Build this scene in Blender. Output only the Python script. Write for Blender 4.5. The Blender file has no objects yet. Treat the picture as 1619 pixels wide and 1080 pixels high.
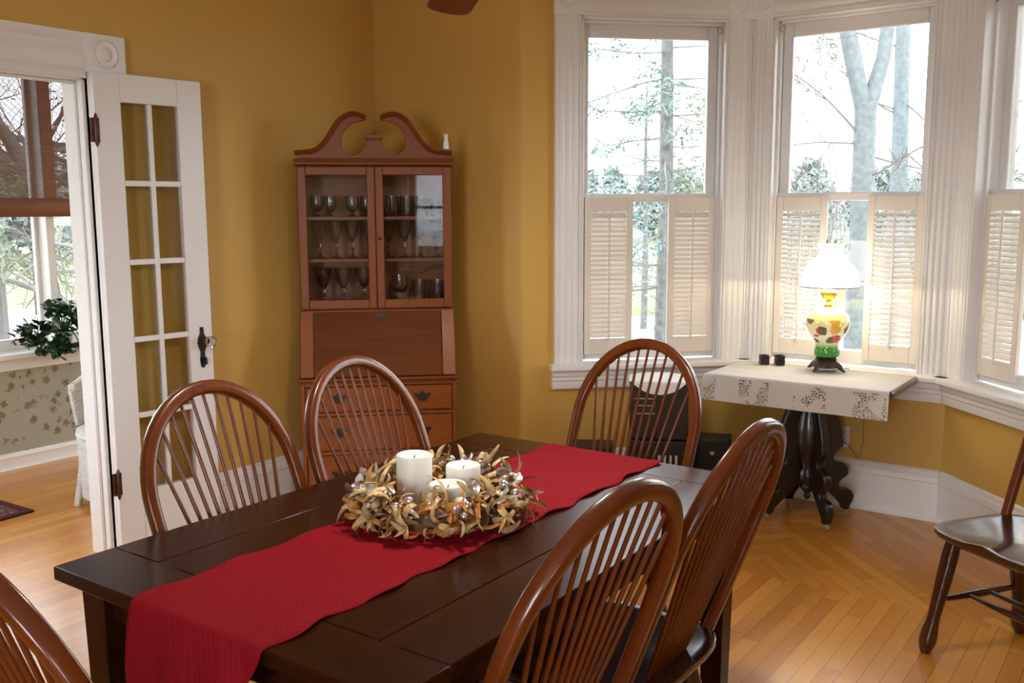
import bpy, math, random
from mathutils import Vector, Matrix
R = random.Random(7)
PI = math.pi
H2 = math.sqrt(.5)
SC = bpy.context.scene
COL = SC.collection

# ------------------------------------------------------------------ helpers
class MB:
    """collects vertices and faces; build() links them as one mesh object"""
    def __init__(s): s.v = []; s.f = []; s.m = []
    def add(s, vs, fs, mi=0):
        b = len(s.v); s.v += [tuple(p) for p in vs]
        s.f += [tuple(b + i for i in f) for f in fs]; s.m += [mi] * len(fs)
        return s
    def box(s, x0, x1, y0, y1, z0, z1, fr=None, mi=0):
        P = [(x, y, z) for x in (x0, x1) for y in (y0, y1) for z in (z0, z1)]
        if fr: P = [fr(*p) for p in P]
        return s.add(P, [(0, 1, 3, 2), (4, 6, 7, 5), (0, 4, 5, 1), (2, 3, 7, 6), (0, 2, 6, 4), (1, 5, 7, 3)], mi)
    def hexa(s, P, mi=0):
        return s.add(P, [(0, 1, 3, 2), (4, 6, 7, 5), (0, 4, 5, 1), (2, 3, 7, 6), (0, 2, 6, 4), (1, 5, 7, 3)], mi)
    def prism(s, poly, fn, c0, c1, mi=0):
        n = len(poly)
        vs = [fn(a, b, c0) for a, b in poly] + [fn(a, b, c1) for a, b in poly]
        fs = [tuple(range(n))[::-1], tuple(range(n, 2 * n))] + [(i, (i + 1) % n, n + (i + 1) % n, n + i) for i in range(n)]
        return s.add(vs, fs, mi)
    def lathe(s, prof, n=24, c=(0, 0, 0), fn=None, mi=0, wob=None):
        vs = []; fs = []
        for (r, z) in prof:
            for k in range(n):
                a = 2 * PI * k / n
                rr = r * (wob(a, z) if wob else 1)
                p = (c[0] + rr * math.cos(a), c[1] + rr * math.sin(a), c[2] + z)
                vs.append(fn(*p) if fn else p)
        for i in range(len(prof) - 1):
            for k in range(n):
                k2 = (k + 1) % n
                fs.append((i * n + k, i * n + k2, (i + 1) * n + k2, (i + 1) * n + k))
        if prof[0][0] > 1e-6: fs.append(tuple(range(n))[::-1])
        if prof[-1][0] > 1e-6: fs.append(tuple((len(prof) - 1) * n + k for k in range(n)))
        return s.add(vs, fs, mi)
    def tube(s, pts, rad, n=8, ref=None, rb=None, closed=False, mi=0, cap=True, sq=1):
        pts = [Vector(p) for p in pts]; N = len(pts); vs = []; fs = []
        T = []
        for i in range(N):
            if closed: t = pts[(i + 1) % N] - pts[i - 1]
            else: t = pts[min(i + 1, N - 1)] - pts[max(i - 1, 0)]
            T.append(t.normalized() if t.length > 1e-9 else Vector((0, 0, 1)))
        nrm = Vector(ref) if ref else (Vector((0, 0, 1)) if abs(T[0].z) < .9 else Vector((1, 0, 0)))
        for i in range(N):
            if ref: nrm = Vector(ref)
            a = (nrm - T[i] * nrm.dot(T[i]))
            a = a.normalized() if a.length > 1e-6 else T[i].orthogonal().normalized()
            if not ref: nrm = a
            b = T[i].cross(a)
            ra = rad[i] if isinstance(rad, (list, tuple)) else rad
            rbb = (rb[i] if isinstance(rb, (list, tuple)) else rb) if rb else ra
            for k in range(n):
                an = 2 * PI * k / n + (PI / n if n == 4 else 0)
                ca, sa_ = math.cos(an), math.sin(an)
                if sq != 1: ca = math.copysign(abs(ca) ** sq, ca); sa_ = math.copysign(abs(sa_) ** sq, sa_)
                vs.append(pts[i] + a * (ra * ca) + b * (rbb * sa_))
        M = N if closed else N - 1
        for i in range(M):
            j = (i + 1) % N
            for k in range(n):
                k2 = (k + 1) % n
                fs.append((i * n + k, i * n + k2, j * n + k2, j * n + k))
        if cap and not closed:
            fs.append(tuple(range(n))[::-1]); fs.append(tuple((N - 1) * n + k for k in range(n)))
        return s.add(vs, fs, mi)
    def ball(s, c, r, n=10, m=6, sc=(1, 1, 1), mi=0):
        prof = [(r * math.sin(PI * i / m), -r * math.cos(PI * i / m)) for i in range(m + 1)]
        prof[0] = (0, -r); prof[-1] = (0, r)
        vs = []; fs = []
        vs.append((c[0], c[1], c[2] - r * sc[2]))
        for i in range(1, m):
            for k in range(n):
                a = 2 * PI * k / n
                vs.append((c[0] + prof[i][0] * math.cos(a) * sc[0], c[1] + prof[i][0] * math.sin(a) * sc[1], c[2] + prof[i][1] * sc[2]))
        vs.append((c[0], c[1], c[2] + r * sc[2])); L = len(vs) - 1
        for k in range(n):
            k2 = (k + 1) % n
            fs.append((0, 1 + k2, 1 + k)); fs.append((L, 1 + (m - 2) * n + k, 1 + (m - 2) * n + k2))
            for i in range(m - 2):
                fs.append((1 + i * n + k, 1 + i * n + k2, 1 + (i + 1) * n + k2, 1 + (i + 1) * n + k))
        return s.add(vs, fs, mi)
    def grid(s, fn, nu, nv, mi=0):
        vs = [fn(i / nu, j / nv) for i in range(nu + 1) for j in range(nv + 1)]
        fs = [(i * (nv + 1) + j, (i + 1) * (nv + 1) + j, (i + 1) * (nv + 1) + j + 1, i * (nv + 1) + j + 1) for i in range(nu) for j in range(nv)]
        return s.add(vs, fs, mi)
    def build(s, name, mat, parent=None, bevel=0, seg=2, smooth=35, loc=None, fix=True):
        me = bpy.data.meshes.new(name)
        me.from_pydata(s.v, [], s.f)
        mats = mat if isinstance(mat, (list, tuple)) else [mat]
        for m in mats: me.materials.append(m)
        if len(mats) > 1: me.polygons.foreach_set('material_index', s.m)
        if fix:
            import bmesh
            bm = bmesh.new(); bm.from_mesh(me); bmesh.ops.recalc_face_normals(bm, faces=bm.faces); bm.to_mesh(me); bm.free()
        if smooth:
            me.polygons.foreach_set('use_smooth', [True] * len(me.polygons))
            me.set_sharp_from_angle(angle=math.radians(smooth))
        me.update()
        o = bpy.data.objects.new(name, me); COL.objects.link(o)
        if parent: o.parent = parent
        if loc: o.location = loc
        if bevel:
            b = o.modifiers.new('edge', 'BEVEL'); b.width = bevel; b.segments = seg; b.limit_method = 'ANGLE'; b.angle_limit = math.radians(40)
            b.harden_normals = False
        return o

def thing(name, label, cat, loc=(0, 0, 0), rz=0, group=None):
    o = bpy.data.objects.new(name, None); COL.objects.link(o); o.empty_display_size = .1
    o.location = loc; o.rotation_euler = (0, 0, rz); o['label'] = label; o['category'] = cat
    if group: o['group'] = group
    return o
def tag(o, label, cat, group=None, kind=None):
    o['label'] = label; o['category'] = cat
    if group: o['group'] = group
    if kind: o['kind'] = kind
    return o
def struct(o, label=None):
    o['kind'] = 'structure'
    if label: o['label'] = label
    return o
def kids(o): return list(o.children)
def dup(root, loc, rz, label):
    r = root.copy(); COL.objects.link(r); r.location = loc; r.rotation_euler = (0, 0, rz); r['label'] = label
    for ch in kids(root):
        c = ch.copy(); COL.objects.link(c); c.parent = r
        for g in kids(ch):
            d = g.copy(); COL.objects.link(d); d.parent = c
    return r

# ------------------------------------------------------------------ materials
def nt(name):
    m = bpy.data.materials.new(name); m.use_nodes = True; t = m.node_tree
    return m, t, t.nodes['Principled BSDF'], t.nodes['Material Output']
def N(t, kind, **kw):
    n = t.nodes.new(kind)
    for k, v in kw.items():
        if k in n.inputs: n.inputs[k].default_value = v
        else: setattr(n, k, v)
    return n
def L(t, a, ao, b, bi): t.links.new(a.outputs[ao], b.inputs[bi])
def c4(c): return (c[0], c[1], c[2], 1)
def ramp(t, stops):
    r = t.nodes.new('ShaderNodeValToRGB'); e = r.color_ramp.elements
    while len(e) < len(stops): e.new(.5)
    for i, (p, c) in enumerate(stops): e[i].position = p; e[i].color = c4(c)
    return r
def plain(name, col, rough=.5, metal=0, spec=.5, coat=0, var=.0, scale=8, bump=0, bscale=60, sheen=0, sub=0):
    m, t, p, o = nt(name)
    p.inputs['Base Color'].default_value = c4(col); p.inputs['Roughness'].default_value = rough
    p.inputs['Metallic'].default_value = metal; p.inputs['Specular IOR Level'].default_value = spec
    p.inputs['Coat Weight'].default_value = coat
    if sheen: p.inputs['Sheen Weight'].default_value = sheen
    if sub:
        p.inputs['Subsurface Weight'].default_value = sub; p.inputs['Subsurface Radius'].default_value = (.02, .02, .02)
    tc = N(t, 'ShaderNodeTexCoord')
    if var:
        n = N(t, 'ShaderNodeTexNoise', Scale=scale, Detail=3); L(t, tc, 'Object', n, 'Vector')
        r = ramp(t, [(.3, [c * (1 - var) for c in col]), (.7, [min(1, c * (1 + var)) for c in col])])
        L(t, n, 'Fac', r, 'Fac'); L(t, r, 'Color', p, 'Base Color')
    if bump:
        n = N(t, 'ShaderNodeTexNoise', Scale=bscale, Detail=3); L(t, tc, 'Object', n, 'Vector')
        b = N(t, 'ShaderNodeBump', Strength=bump, Distance=.01); L(t, n, 'Fac', b, 'Height'); L(t, b, 'Normal', p, 'Normal')
    return m
def wood(name, c1, c2, axis='X', rough=.3, coat=.2, scale=14, stretch=.08, bump=.02, spec=.5):
    m, t, p, o = nt(name)
    tc = N(t, 'ShaderNodeTexCoord'); mp = N(t, 'ShaderNodeMapping')
    sc = [1, 1, 1]; sc['XYZ'.index(axis)] = stretch; mp.inputs['Scale'].default_value = sc
    L(t, tc, 'Object', mp, 'Vector')
    n = N(t, 'ShaderNodeTexNoise', Scale=scale, Detail=5, Roughness=.6, Distortion=.8); L(t, mp, 'Vector', n, 'Vector')
    n2 = N(t, 'ShaderNodeTexNoise', Scale=scale * 9, Detail=2); L(t, mp, 'Vector', n2, 'Vector')
    r = ramp(t, [(.3, c1), (.7, c2)]); 
    mx = N(t, 'ShaderNodeMath', operation='MULTIPLY_ADD'); mx.inputs[1].default_value = .25
    L(t, n2, 'Fac', mx, 0)
    s = N(t, 'ShaderNodeMath', operation='MULTIPLY'); s.inputs[1].default_value = .75; L(t, n, 'Fac', s, 0); L(t, s, 0, mx, 2)
    L(t, mx, 0, r, 'Fac'); L(t, r, 'Color', p, 'Base Color')
    p.inputs['Roughness'].default_value = rough; p.inputs['Coat Weight'].default_value = coat; p.inputs['Coat Roughness'].default_value = .12; p.inputs['Specular IOR Level'].default_value = spec
    if bump:
        b = N(t, 'ShaderNodeBump', Strength=bump, Distance=.005); L(t, n2, 'Fac', b, 'Height'); L(t, b, 'Normal', p, 'Normal')
    return m
def pane_mat(name, refl=1.0, tint=(1, 1, 1)):
    """thin clear glass: see-through with fresnel reflection"""
    m, t, p, o = nt(name); t.nodes.remove(p)
    tr = N(t, 'ShaderNodeBsdfTransparent'); tr.inputs['Color'].default_value = c4(tint)
    g = N(t, 'ShaderNodeBsdfGlossy'); g.inputs['Roughness'].default_value = .01
    fr = N(t, 'ShaderNodeFresnel', IOR=1.5)
    mu = N(t, 'ShaderNodeMath', operation='MULTIPLY'); mu.inputs[1].default_value = refl; L(t, fr, 0, mu, 0)
    mx = N(t, 'ShaderNodeMixShader'); L(t, mu, 0, mx, 0); L(t, tr, 0, mx, 1); L(t, g, 0, mx, 2); L(t, mx, 0, o, 'Surface')
    return m
def floor_mat(name, bay):
    """narrow hardwood strips; in the bay they turn to 45 degrees"""
    m, t, p, o = nt(name)
    tc = N(t, 'ShaderNodeTexCoord'); sp = N(t, 'ShaderNodeSeparateXYZ'); L(t, tc, 'Object', sp, 0)
    def M(op, a, b=None, c=None):
        n = N(t, 'ShaderNodeMath', operation=op)
        for i, x in enumerate((a, b, c)):
            if x is None: continue
            if isinstance(x, (int, float)): n.inputs[i].default_value = x
            else: t.links.new(x, n.inputs[i])
        return n.outputs[0]
    x, y = sp.outputs['X'], sp.outputs['Y']
    if bay:
        ax = M('ABSOLUTE', M('ADD', x, 1.47))
        u2 = M('MULTIPLY', M('ADD', ax, y), H2); v2 = M('MULTIPLY', M('SUBTRACT', ax, y), H2)
        # stepped seam between the straight field and the bay strips
        stp = M('MULTIPLY', M('SUBTRACT', M('FRACT', M('DIVIDE', x, .13)), .5), .06)
        msk = M('GREATER_THAN', M('ADD', y, stp), 3.78)
        inv = M('SUBTRACT', 1, msk)
        u = M('ADD', M('MULTIPLY', x, inv), M('MULTIPLY', u2, msk)); v = M('ADD', M('MULTIPLY', y, inv), M('MULTIPLY', v2, msk))
    else: u, v = x, y
    W = .062; us = M('DIVIDE', u, W); row = M('FLOOR', us); fu = M('FRACT', us)
    wn = N(t, 'ShaderNodeTexWhiteNoise', noise_dimensions='1D'); t.links.new(row, wn.inputs['W'])
    vs = M('ADD', M('DIVIDE', v, .85), M('MULTIPLY', wn.outputs['Value'], 7.3)); pl = M('FLOOR', vs); fv = M('FRACT', vs)
    cb = N(t, 'ShaderNodeCombineXYZ'); t.links.new(row, cb.inputs[0]); t.links.new(pl, cb.inputs[1])
    w2 = N(t, 'ShaderNodeTexWhiteNoise', noise_dimensions='2D'); L(t, cb, 0, w2, 'Vector')
    gv = N(t, 'ShaderNodeCombineXYZ'); t.links.new(M('MULTIPLY', u, 60), gv.inputs[0]); t.links.new(M('MULTIPLY', v, 4), gv.inputs[1]); t.links.new(M('MULTIPLY', w2.outputs['Value'], 30), gv.inputs[2])
    gn = N(t, 'ShaderNodeTexNoise', Scale=1, Detail=4, Distortion=.6); L(t, gv, 0, gn, 'Vector')
    fac = M('ADD', M('MULTIPLY', w2.outputs['Value'], .7), M('MULTIPLY', gn.outputs['Fac'], .3))
    r = ramp(t, [(.1, (.47, .180, .025)), (.5, (.56, .232, .033)), (.9, (.65, .295, .050))]); t.links.new(fac, r.inputs['Fac'])
    e1 = M('MINIMUM', fu, M('SUBTRACT', 1, fu)); e2 = M('MULTIPLY', M('MINIMUM', fv, M('SUBTRACT', 1, fv)), 14)
    gap = M('LESS_THAN', M('MINIMUM', e1, e2), .022)
    mx = N(t, 'ShaderNodeMix', data_type='RGBA'); t.links.new(M('MULTIPLY', gap, .6), mx.inputs[0]); L(t, r, 'Color', mx, 6); mx.inputs[7].default_value = (.1, .04, .012, 1)
    L(t, mx, 2, p, 'Base Color')
    p.inputs['Roughness'].default_value = .27; p.inputs['Coat Weight'].default_value = .1; p.inputs['Coat Roughness'].default_value = .15
    b = N(t, 'ShaderNodeBump', Strength=.15, Distance=.002); t.links.new(M('SUBTRACT', 1, gap), b.inputs['Height']); L(t, b, 'Normal', p, 'Normal')
    return m

M_wall = plain('ochre_paint', (.62, .39, .10), .5, var=.03, scale=2, bump=.03, bscale=90, spec=.35)
M_white = plain('white_gloss_paint', (.80, .795, .795), .32, spec=.45, var=.02, scale=4)
M_ceil = plain('ceiling_paint', (.78, .77, .74), .8)
M_shut = plain('cream_shutter_paint', (.76, .70, .63), .4, var=.02)
M_floor = floor_mat('strip_oak_floor', True)
M_floor2 = floor_mat('strip_oak_floor_sunroom', False)
M_pane = pane_mat('window_glass', .8)
M_cabpane = pane_mat('cabinet_glass', .6)
M_doorpane = pane_mat('door_glass', .7, (.94, .95, .92))
M_bronze = plain('dark_bronze', (.10, .05, .035), .4, metal=.8, var=.3, scale=40)
M_black_iron = plain('black_iron', (.02, .02, .018), .45, metal=.5)
M_table = wood('espresso_wood', (.018, .0044, .0016), (.044, .0105, .0036), 'Y', .24, .0, 10, .07, .02, .16)
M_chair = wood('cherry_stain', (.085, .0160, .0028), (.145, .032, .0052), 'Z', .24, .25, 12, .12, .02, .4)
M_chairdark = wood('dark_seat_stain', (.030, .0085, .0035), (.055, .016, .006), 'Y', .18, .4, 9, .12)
M_oak = wood('honey_maple', (.22, .055, .007), (.31, .088, .013), 'X', .4, .05, 9, .12, .02, .35)
M_oakz = wood('honey_maple_upright', (.22, .055, .007), (.31, .088, .013), 'Z', .4, .05, 9, .12, .02, .35)
M_oakpanel = wood('dull_maple_panel', (.10, .027, .005), (.175, .052, .010), 'X', .55, .0, 5, .08, .02, .12)
M_redwood = wood('reddish_maple', (.17, .044, .008), (.24, .066, .012), 'X', .42, .0, 9, .12, .02, .3)
M_redwoodz = wood('reddish_maple_upright', (.175, .046, .008), (.245, .069, .0125), 'Z', .42, .0, 9, .12, .02, .3)
M_ebony = wood('ebonised_wood', (.006, .004, .003), (.016, .010, .007), 'Z', .3, .3, 10, .15)
M_walnut = wood('walnut_top', (.05, .022, .012), (.10, .045, .025), 'Y', .3, .3, 10, .1)

# ------------------------------------------------------------------ camera
CAMZ = 1.55; FPX = 1507.0
def cam_axes():
    p = math.radians(7.93); r = math.radians(-.27); yu = math.radians(35.70)
    fw = Vector((0, math.cos(p), -math.sin(p))); dn = Vector((0, -math.sin(p), -math.cos(p))); rt = Vector((1, 0, 0))
    rt2 = rt * math.cos(r) - dn * math.sin(r); dn2 = rt * math.sin(r) + dn * math.cos(r)
    A = Matrix(((math.cos(yu), -math.sin(yu), 0), (math.sin(yu), math.cos(yu), 0), (0, 0, 1)))
    return A @ rt2, A @ dn2, A @ fw
RT, DN, FW = cam_axes()
cam = bpy.data.cameras.new('camera'); cam.sensor_width = 36; cam.lens = 36 * FPX / 1619; cam.clip_end = 500; cam.clip_start = .02
co = bpy.data.objects.new('camera', cam); COL.objects.link(co)
mw = Matrix((RT, -DN, -FW)).transposed().to_4x4(); mw.translation = (0, 0, CAMZ); co.matrix_world = mw
SC.camera = co
def bearing(px, D):
    """ground position lying D metres away in the direction seen at column px"""
    d = FW + RT * ((px - 809.5) / FPX); d.z = 0; d.normalize(); return (d.x * D, d.y * D)

# ------------------------------------------------------------------ room shell
ZC = 2.95
XL, YB, XR, YR = -3.867, 4.058, 2.6, -2.9
class Frame:
    """wall frame: s along the wall, c towards the room, z up"""
    def __init__(f, o, d, n): f.o = o; f.d = d; f.n = n
    def __call__(f, s, c, z): return (f.o[0] + f.d[0] * s + f.n[0] * c, f.o[1] + f.d[1] * s + f.n[1] * c, z)
F1 = Frame((-2.852, 4.058), (H2, H2), (H2, -H2)); F1L = 1.232
F2 = Frame((-1.981, 4.932), (1, 0), (0, -1)); F2L = 1.023
F3 = Frame((-.958, 4.932), (H2, -H2), (-H2, -H2)); F3L = 1.232
FL = Frame((XL, 0), (0, 1), (1, 0))
FBk = Frame((XL, YB), (1, 0), (0, -1))
FBR = Frame((-.087, 4.061), (1, 0), (0, -1))
FRt = Frame((XR, 0), (0, 1), (-1, 0))
FRr = Frame((0, YR), (1, 0), (0, 1))
FS = Frame((-5.75, 0), (0, 1), (1, 0))

def wall(name, fr, s0, s1, openings=(), z1=ZC, th=.16, c=-.02, mat=None, z0=0):
    m = MB(); cur = s0
    for (a, b, za, zb) in openings:
        m.box(cur, a, c - th, c, z0, z1, fr)
        if za > z0: m.box(a, b, c - th, c, z0, za, fr)
        m.box(a, b, c - th, c, zb, z1, fr); cur = b
    m.box(cur, s1, c - th, c, z0, z1, fr)
    return struct(m.build(name, mat or M_wall, smooth=0))
WZ0, WZ1 = .72, 2.52
wall('wall_left', FL, YR, YB + .1, [(1.12, 2.305, 0, 2.11)], c=0, th=.14)
# back wall left of the bay with a rounded outer corner
m = MB()
arc = []
rad = .05; cxa, cya = -2.873, YB + rad   # arc from facing -Y to facing (+,-)
for k in range(7):
    a = -PI / 2 + (PI / 4) * k / 6
    arc.append((cxa + rad * math.cos(a), cya + rad * math.sin(a)))
end = F1(.16, -.02, 0)[:2]; end2 = F1(.16, -.16, 0)[:2]
poly = [(XL, YB + .2), (XL, YB)] + arc + [end, end2, (-2.95, YB + .2)]
m.prism(poly, lambda a, b, c: (a, b, c), 0, ZC)
struct(m.build('wall_back', M_wall, smooth=25))
wall('wall_bay_left', F1, .16, F1L + .05, [(.317, 1.10, WZ0, WZ1)])
wall('wall_bay_centre', F2, -.05, F2L + .05, [(.111, .904, WZ0, WZ1)])
wall('wall_bay_right', F3, -.05, F3L, [(.132, .915, WZ0, WZ1)])
wall('wall_back_right', FBR, -.02, 2.75, c=0)
wall('wall_right', FRt, YR, YB, [(-2.4, -1.3, .75, 2.4)], c=0)
wall('wall_rear', FRr, XL, XR, [(-.6, .7, .75, 2.4)], c=0)
# floor with the bay
m = MB()
fl = [(XL - .07, YR), (XR, YR), (XR, YB + .05), (-.05, YB + .05), (-.93, 4.99), (-2.01, 4.99), (-2.9, YB + .08), (XL - .07, YB + .08)]
m.prism(fl, lambda a, b, c: (a, b, c), -.08, 0); struct(m.build('floor', M_floor, smooth=0))
m = MB(); m.prism(fl, lambda a, b, c: (a, b, c), ZC, ZC + .08); struct(m.build('ceiling', M_ceil, smooth=0))

def baseboard(name, fr, segs, c=-.02):
    m = MB()
    prof = [(0, 0), (.034, 0), (.034, .012), (.02, .022), (.02, .19), (.027, .197), (.024, .222), (.016, .232), (.014, .25), (.006, .257), (0, .257)]
    for (a, b) in segs:
        m.prism([(p[0], p[1]) for p in prof], lambda q, z, s: fr(s, c + q, z), a, b)
    return struct(m.build(name, M_white, smooth=30))
baseboard('baseboard_left', FL, [(2.477, YB), (YR, .95)], 0)
baseboard('baseboard_back', FBk, [(0, .99)], 0)
baseboard('baseboard_bay_left', F1, [(.0, F1L)])
baseboard('baseboard_bay_centre', F2, [(0, F2L)])
baseboard('baseboard_bay_right', F3, [(0, F3L)])
baseboard('baseboard_back_right', FBR, [(0, 2.7)], 0)
baseboard('baseboard_right', FRt, [(YR, YB)], 0)
baseboard('baseboard_rear', FRr, [(XL, XR)], 0)

# ------------------------------------------------------------------ bay windows
def reeded(w):
    """outline of a fluted casing board across its width: (s, c) pairs"""
    pts = [(0, -.02), (0, -.002), (.004, .004), (.012, .004), (.014, -.002)]
    n = 3; a = .018; b = w - .018; st = (b - a) / n
    for i in range(n):
        for k in range(5):
            an = PI * k / 4
            pts.append((a + st * (i + .5) - st * .44 * math.cos(an), -.001 + .006 * math.sin(an)))
    pts += [(w - .014, -.002), (w - .012, .004), (w - .004, .004), (w, -.002), (w, -.02)]
    return pts
def bay_window(idx, fr, s0, s1, wl, wr, sill0, sill1, label):
    W = struct(bpy.data.objects.new('window_%d' % idx, None)); COL.objects.link(W); W['label'] = label
    zt = WZ1; z0 = .71
    for side, (a, w) in enumerate(((s0 - wl, wl), (s1, wr))):
        m = MB(); m.prism([(a + p[0], p[1]) for p in reeded(w)], lambda s, c, z: fr(s, c, z), z0 + .02, zt)
        m.build('casing', M_white, W, smooth=50)
        # corner block with a bull's-eye rosette
        m = MB(); m.box(a - .004, a + w + .004, -.02, .012, zt, zt + .15, fr)
        cx = a + w / 2; cz = zt + .075
        m.lathe([(.052, .012), (.052, .018), (.045, .022), (.038, .016), (.028, .016), (.022, .022), (.0, .024)], 24, fn=lambda x, y, z: fr(cx + x, z, cz + y))
        m.build('corner_block', M_white, W, smooth=40)
    m = MB()
    prof = [(-.02, 0), (.004, 0), (.004, .012), (-.002, .016), (.006, .03), (.010, .05), (.006, .07), (-.002, .085), (-.002, .10), (.008, .115), (.010, .15), (-.02, .15)]
    m.prism(prof, lambda c, z, s: fr(s, c, zt + z), s0, s1); m.build('head_casing', M_white, W, smooth=50)
    m = MB(); m.box(s0 - wl - .012, s1 + wr + .012, -.02, .035, zt + .15, zt + .185, fr); m.build('crown_cap', M_white, W, bevel=.008)
    # jamb liner
    m = MB(); d = .20; e = .012
    m.box(s0 - .0, s0 + e, -d, -.0, z0, zt, fr); m.box(s1 - e, s1, -d, 0, z0, zt, fr); m.box(s0, s1, -d, 0, zt - e, zt, fr)
    m.box(s0 + e, s0 + e + .014, -.068, -.05, z0, zt, fr); m.box(s1 - e - .014, s1 - e, -.068, -.05, z0, zt, fr); m.box(s0 + e, s1 - e, -.068, -.05, zt - e - .014, zt - e, fr)
    m.build('jamb', M_white, W, bevel=.003, seg=1)
    # upper sash (outer track) and lower sash (inner track)
    a, b = s0 + e, s1 - e
    def sash(nm, ca, cb, za, zb, st, top, bot):
        m = MB()
        m.box(a, a + st, ca, cb, za, zb, fr); m.box(b - st, b, ca, cb, za, zb, fr)
        m.box(a + st, b - st, ca, cb, za, za + bot, fr); m.box(a + st, b - st, ca, cb, zb - top, zb, fr)
        o = m.build(nm, M_white, W, bevel=.006)
        cm = (ca + cb) / 2
        g = MB(); g.box(a + st - .004, b - st + .004, cm - .0015, cm + .0015, za + bot - .004, zb - top + .004, fr)
        g.build('pane', M_pane, o, smooth=0)
    sash('upper_sash', -.155, -.118, 1.585, zt - e, .052, .075, .042)
    sash('lower_sash', -.112, -.075, z0 + .03, 1.627, .052, .045, .075)
    # stool and stepped apron
    m = MB(); sp = [(-.115, .70), (.052, .70), (.06, .705), (.062, .715), (.058, .728), (.05, .732), (-.115, .732)]
    m.prism(sp, lambda c, z, s: fr(s, c, z), sill0, sill1); m.build('stool', M_white, W, smooth=40)
    m = MB(); ap = [(-.02, .60), (.012, .60), (.014, .606), (.014, .64), (.022, .646), (.022, .664), (.030, .672), (.034, .70), (-.02, .70)]
    m.prism(ap, lambda c, z, s: fr(s, c, z), sill0 + .012, sill1); m.build('apron', M_white, W, smooth=30)
    # shade hook at the upper corner
    m = MB(); hx = s1 - .03 if idx == 1 else s0 + .03
    m.tube([fr(hx + .012 * math.cos(k * PI / 5), -.045, zt - .05 + .016 * math.sin(k * PI / 5)) for k in range(10)], .0028, 6, closed=True)
    m.build('shade_hook', plain('dull_nickel', (.45, .45, .43), .4, metal=.8), W)
    return W
bay_window(1, F1, .317, 1.10, .142, .134, .150, F1L + .02, 'left bay window with a spruce outside')
bay_window(2, F2, .111, .904, .112, .121, -.02, F2L + .02, 'centre bay window behind the lamp')
bay_window(3, F3, .132, .915, .134, .142, -.02, F3L - .15, 'right bay window cut off by the frame edge')

def shutter(fr, s0, w, label, tilt, hinge_left, rod_back=False, h0=.772, h1=1.606):
    T = thing('louvered_shutter', label, 'shutter', group='half shutters in the bay windows')
    c0, c1 = -.070, -.048; st = .036; tr = .075; br = .085
    m = MB(); m.box(s0, s0 + st, c0, c1, h0, h1, fr); m.box(s0 + w - st, s0 + w, c0, c1, h0, h1, fr)
    m.box(s0 + st, s0 + w - st, c0, c1, h0, h0 + br, fr); m.box(s0 + st, s0 + w - st, c0, c1, h1 - tr, h1, fr)
    m.build('frame', M_shut, T, bevel=.003)
    m = MB(); n = 26; za = h0 + br + .006; zb = h1 - tr - .006; p = (zb - za) / n; cm = (c0 + c1) / 2
    hw = p * .62
    for i in range(n):
        zc = za + p * (i + .5); t = math.radians(tilt + R.uniform(-3, 3))
        dc, dz = hw * math.cos(t), hw * math.sin(t)     # outer edge low/high
        ec, ez = -.0028 * math.sin(t), .0028 * math.cos(t)
        P = []
        for s in (s0 + st + .001, s0 + w - st - .001):
            for (q1, q2) in ((1, 1), (1, -1), (-1, 1), (-1, -1)):
                P.append(fr(s, cm + q1 * dc + q2 * ec, zc - q1 * dz + q2 * ez))
        m.hexa(P)
    m.build('louvers', M_shut, T, smooth=0)
    m = MB(); m.box(s0 + w / 2 - .005, s0 + w / 2 + .005, c1 + .003, c1 + .013, za - .025, zb + .005, fr)
    m.build('tilt_rod', M_shut, T, bevel=.002, seg=1)
    hs = s0 - .006 if hinge_left else s0 + w + .006
    for z in (h0 + .10, h1 - .12):
        m = MB(); m.tube([fr(hs, c1 - .002, z - .02), fr(hs, c1 - .002, z + .02)], .004, 6); m.build('hinge', M_white, T)
    return T
shutter(F1, .346, .265, 'cream louvered half shutter at left side of the left bay window, slats nearly closed', 55, True)
shutter(F1, .808, .265, 'cream louvered half shutter at the right side of the left bay window, slats shut', 56, False)
shutter(F2, .140, .268, 'cream louvered half shutter directly behind the lamp, left of the centre window gap', 22, True)
shutter(F2, .612, .268, 'cream louvered half shutter right of the lamp in the centre window, warmly lit open slats', 24, False)
shutter(F3, .163, .268, 'cream louvered half shutter in the right bay window at the edge of the photo', 22, True)

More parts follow.
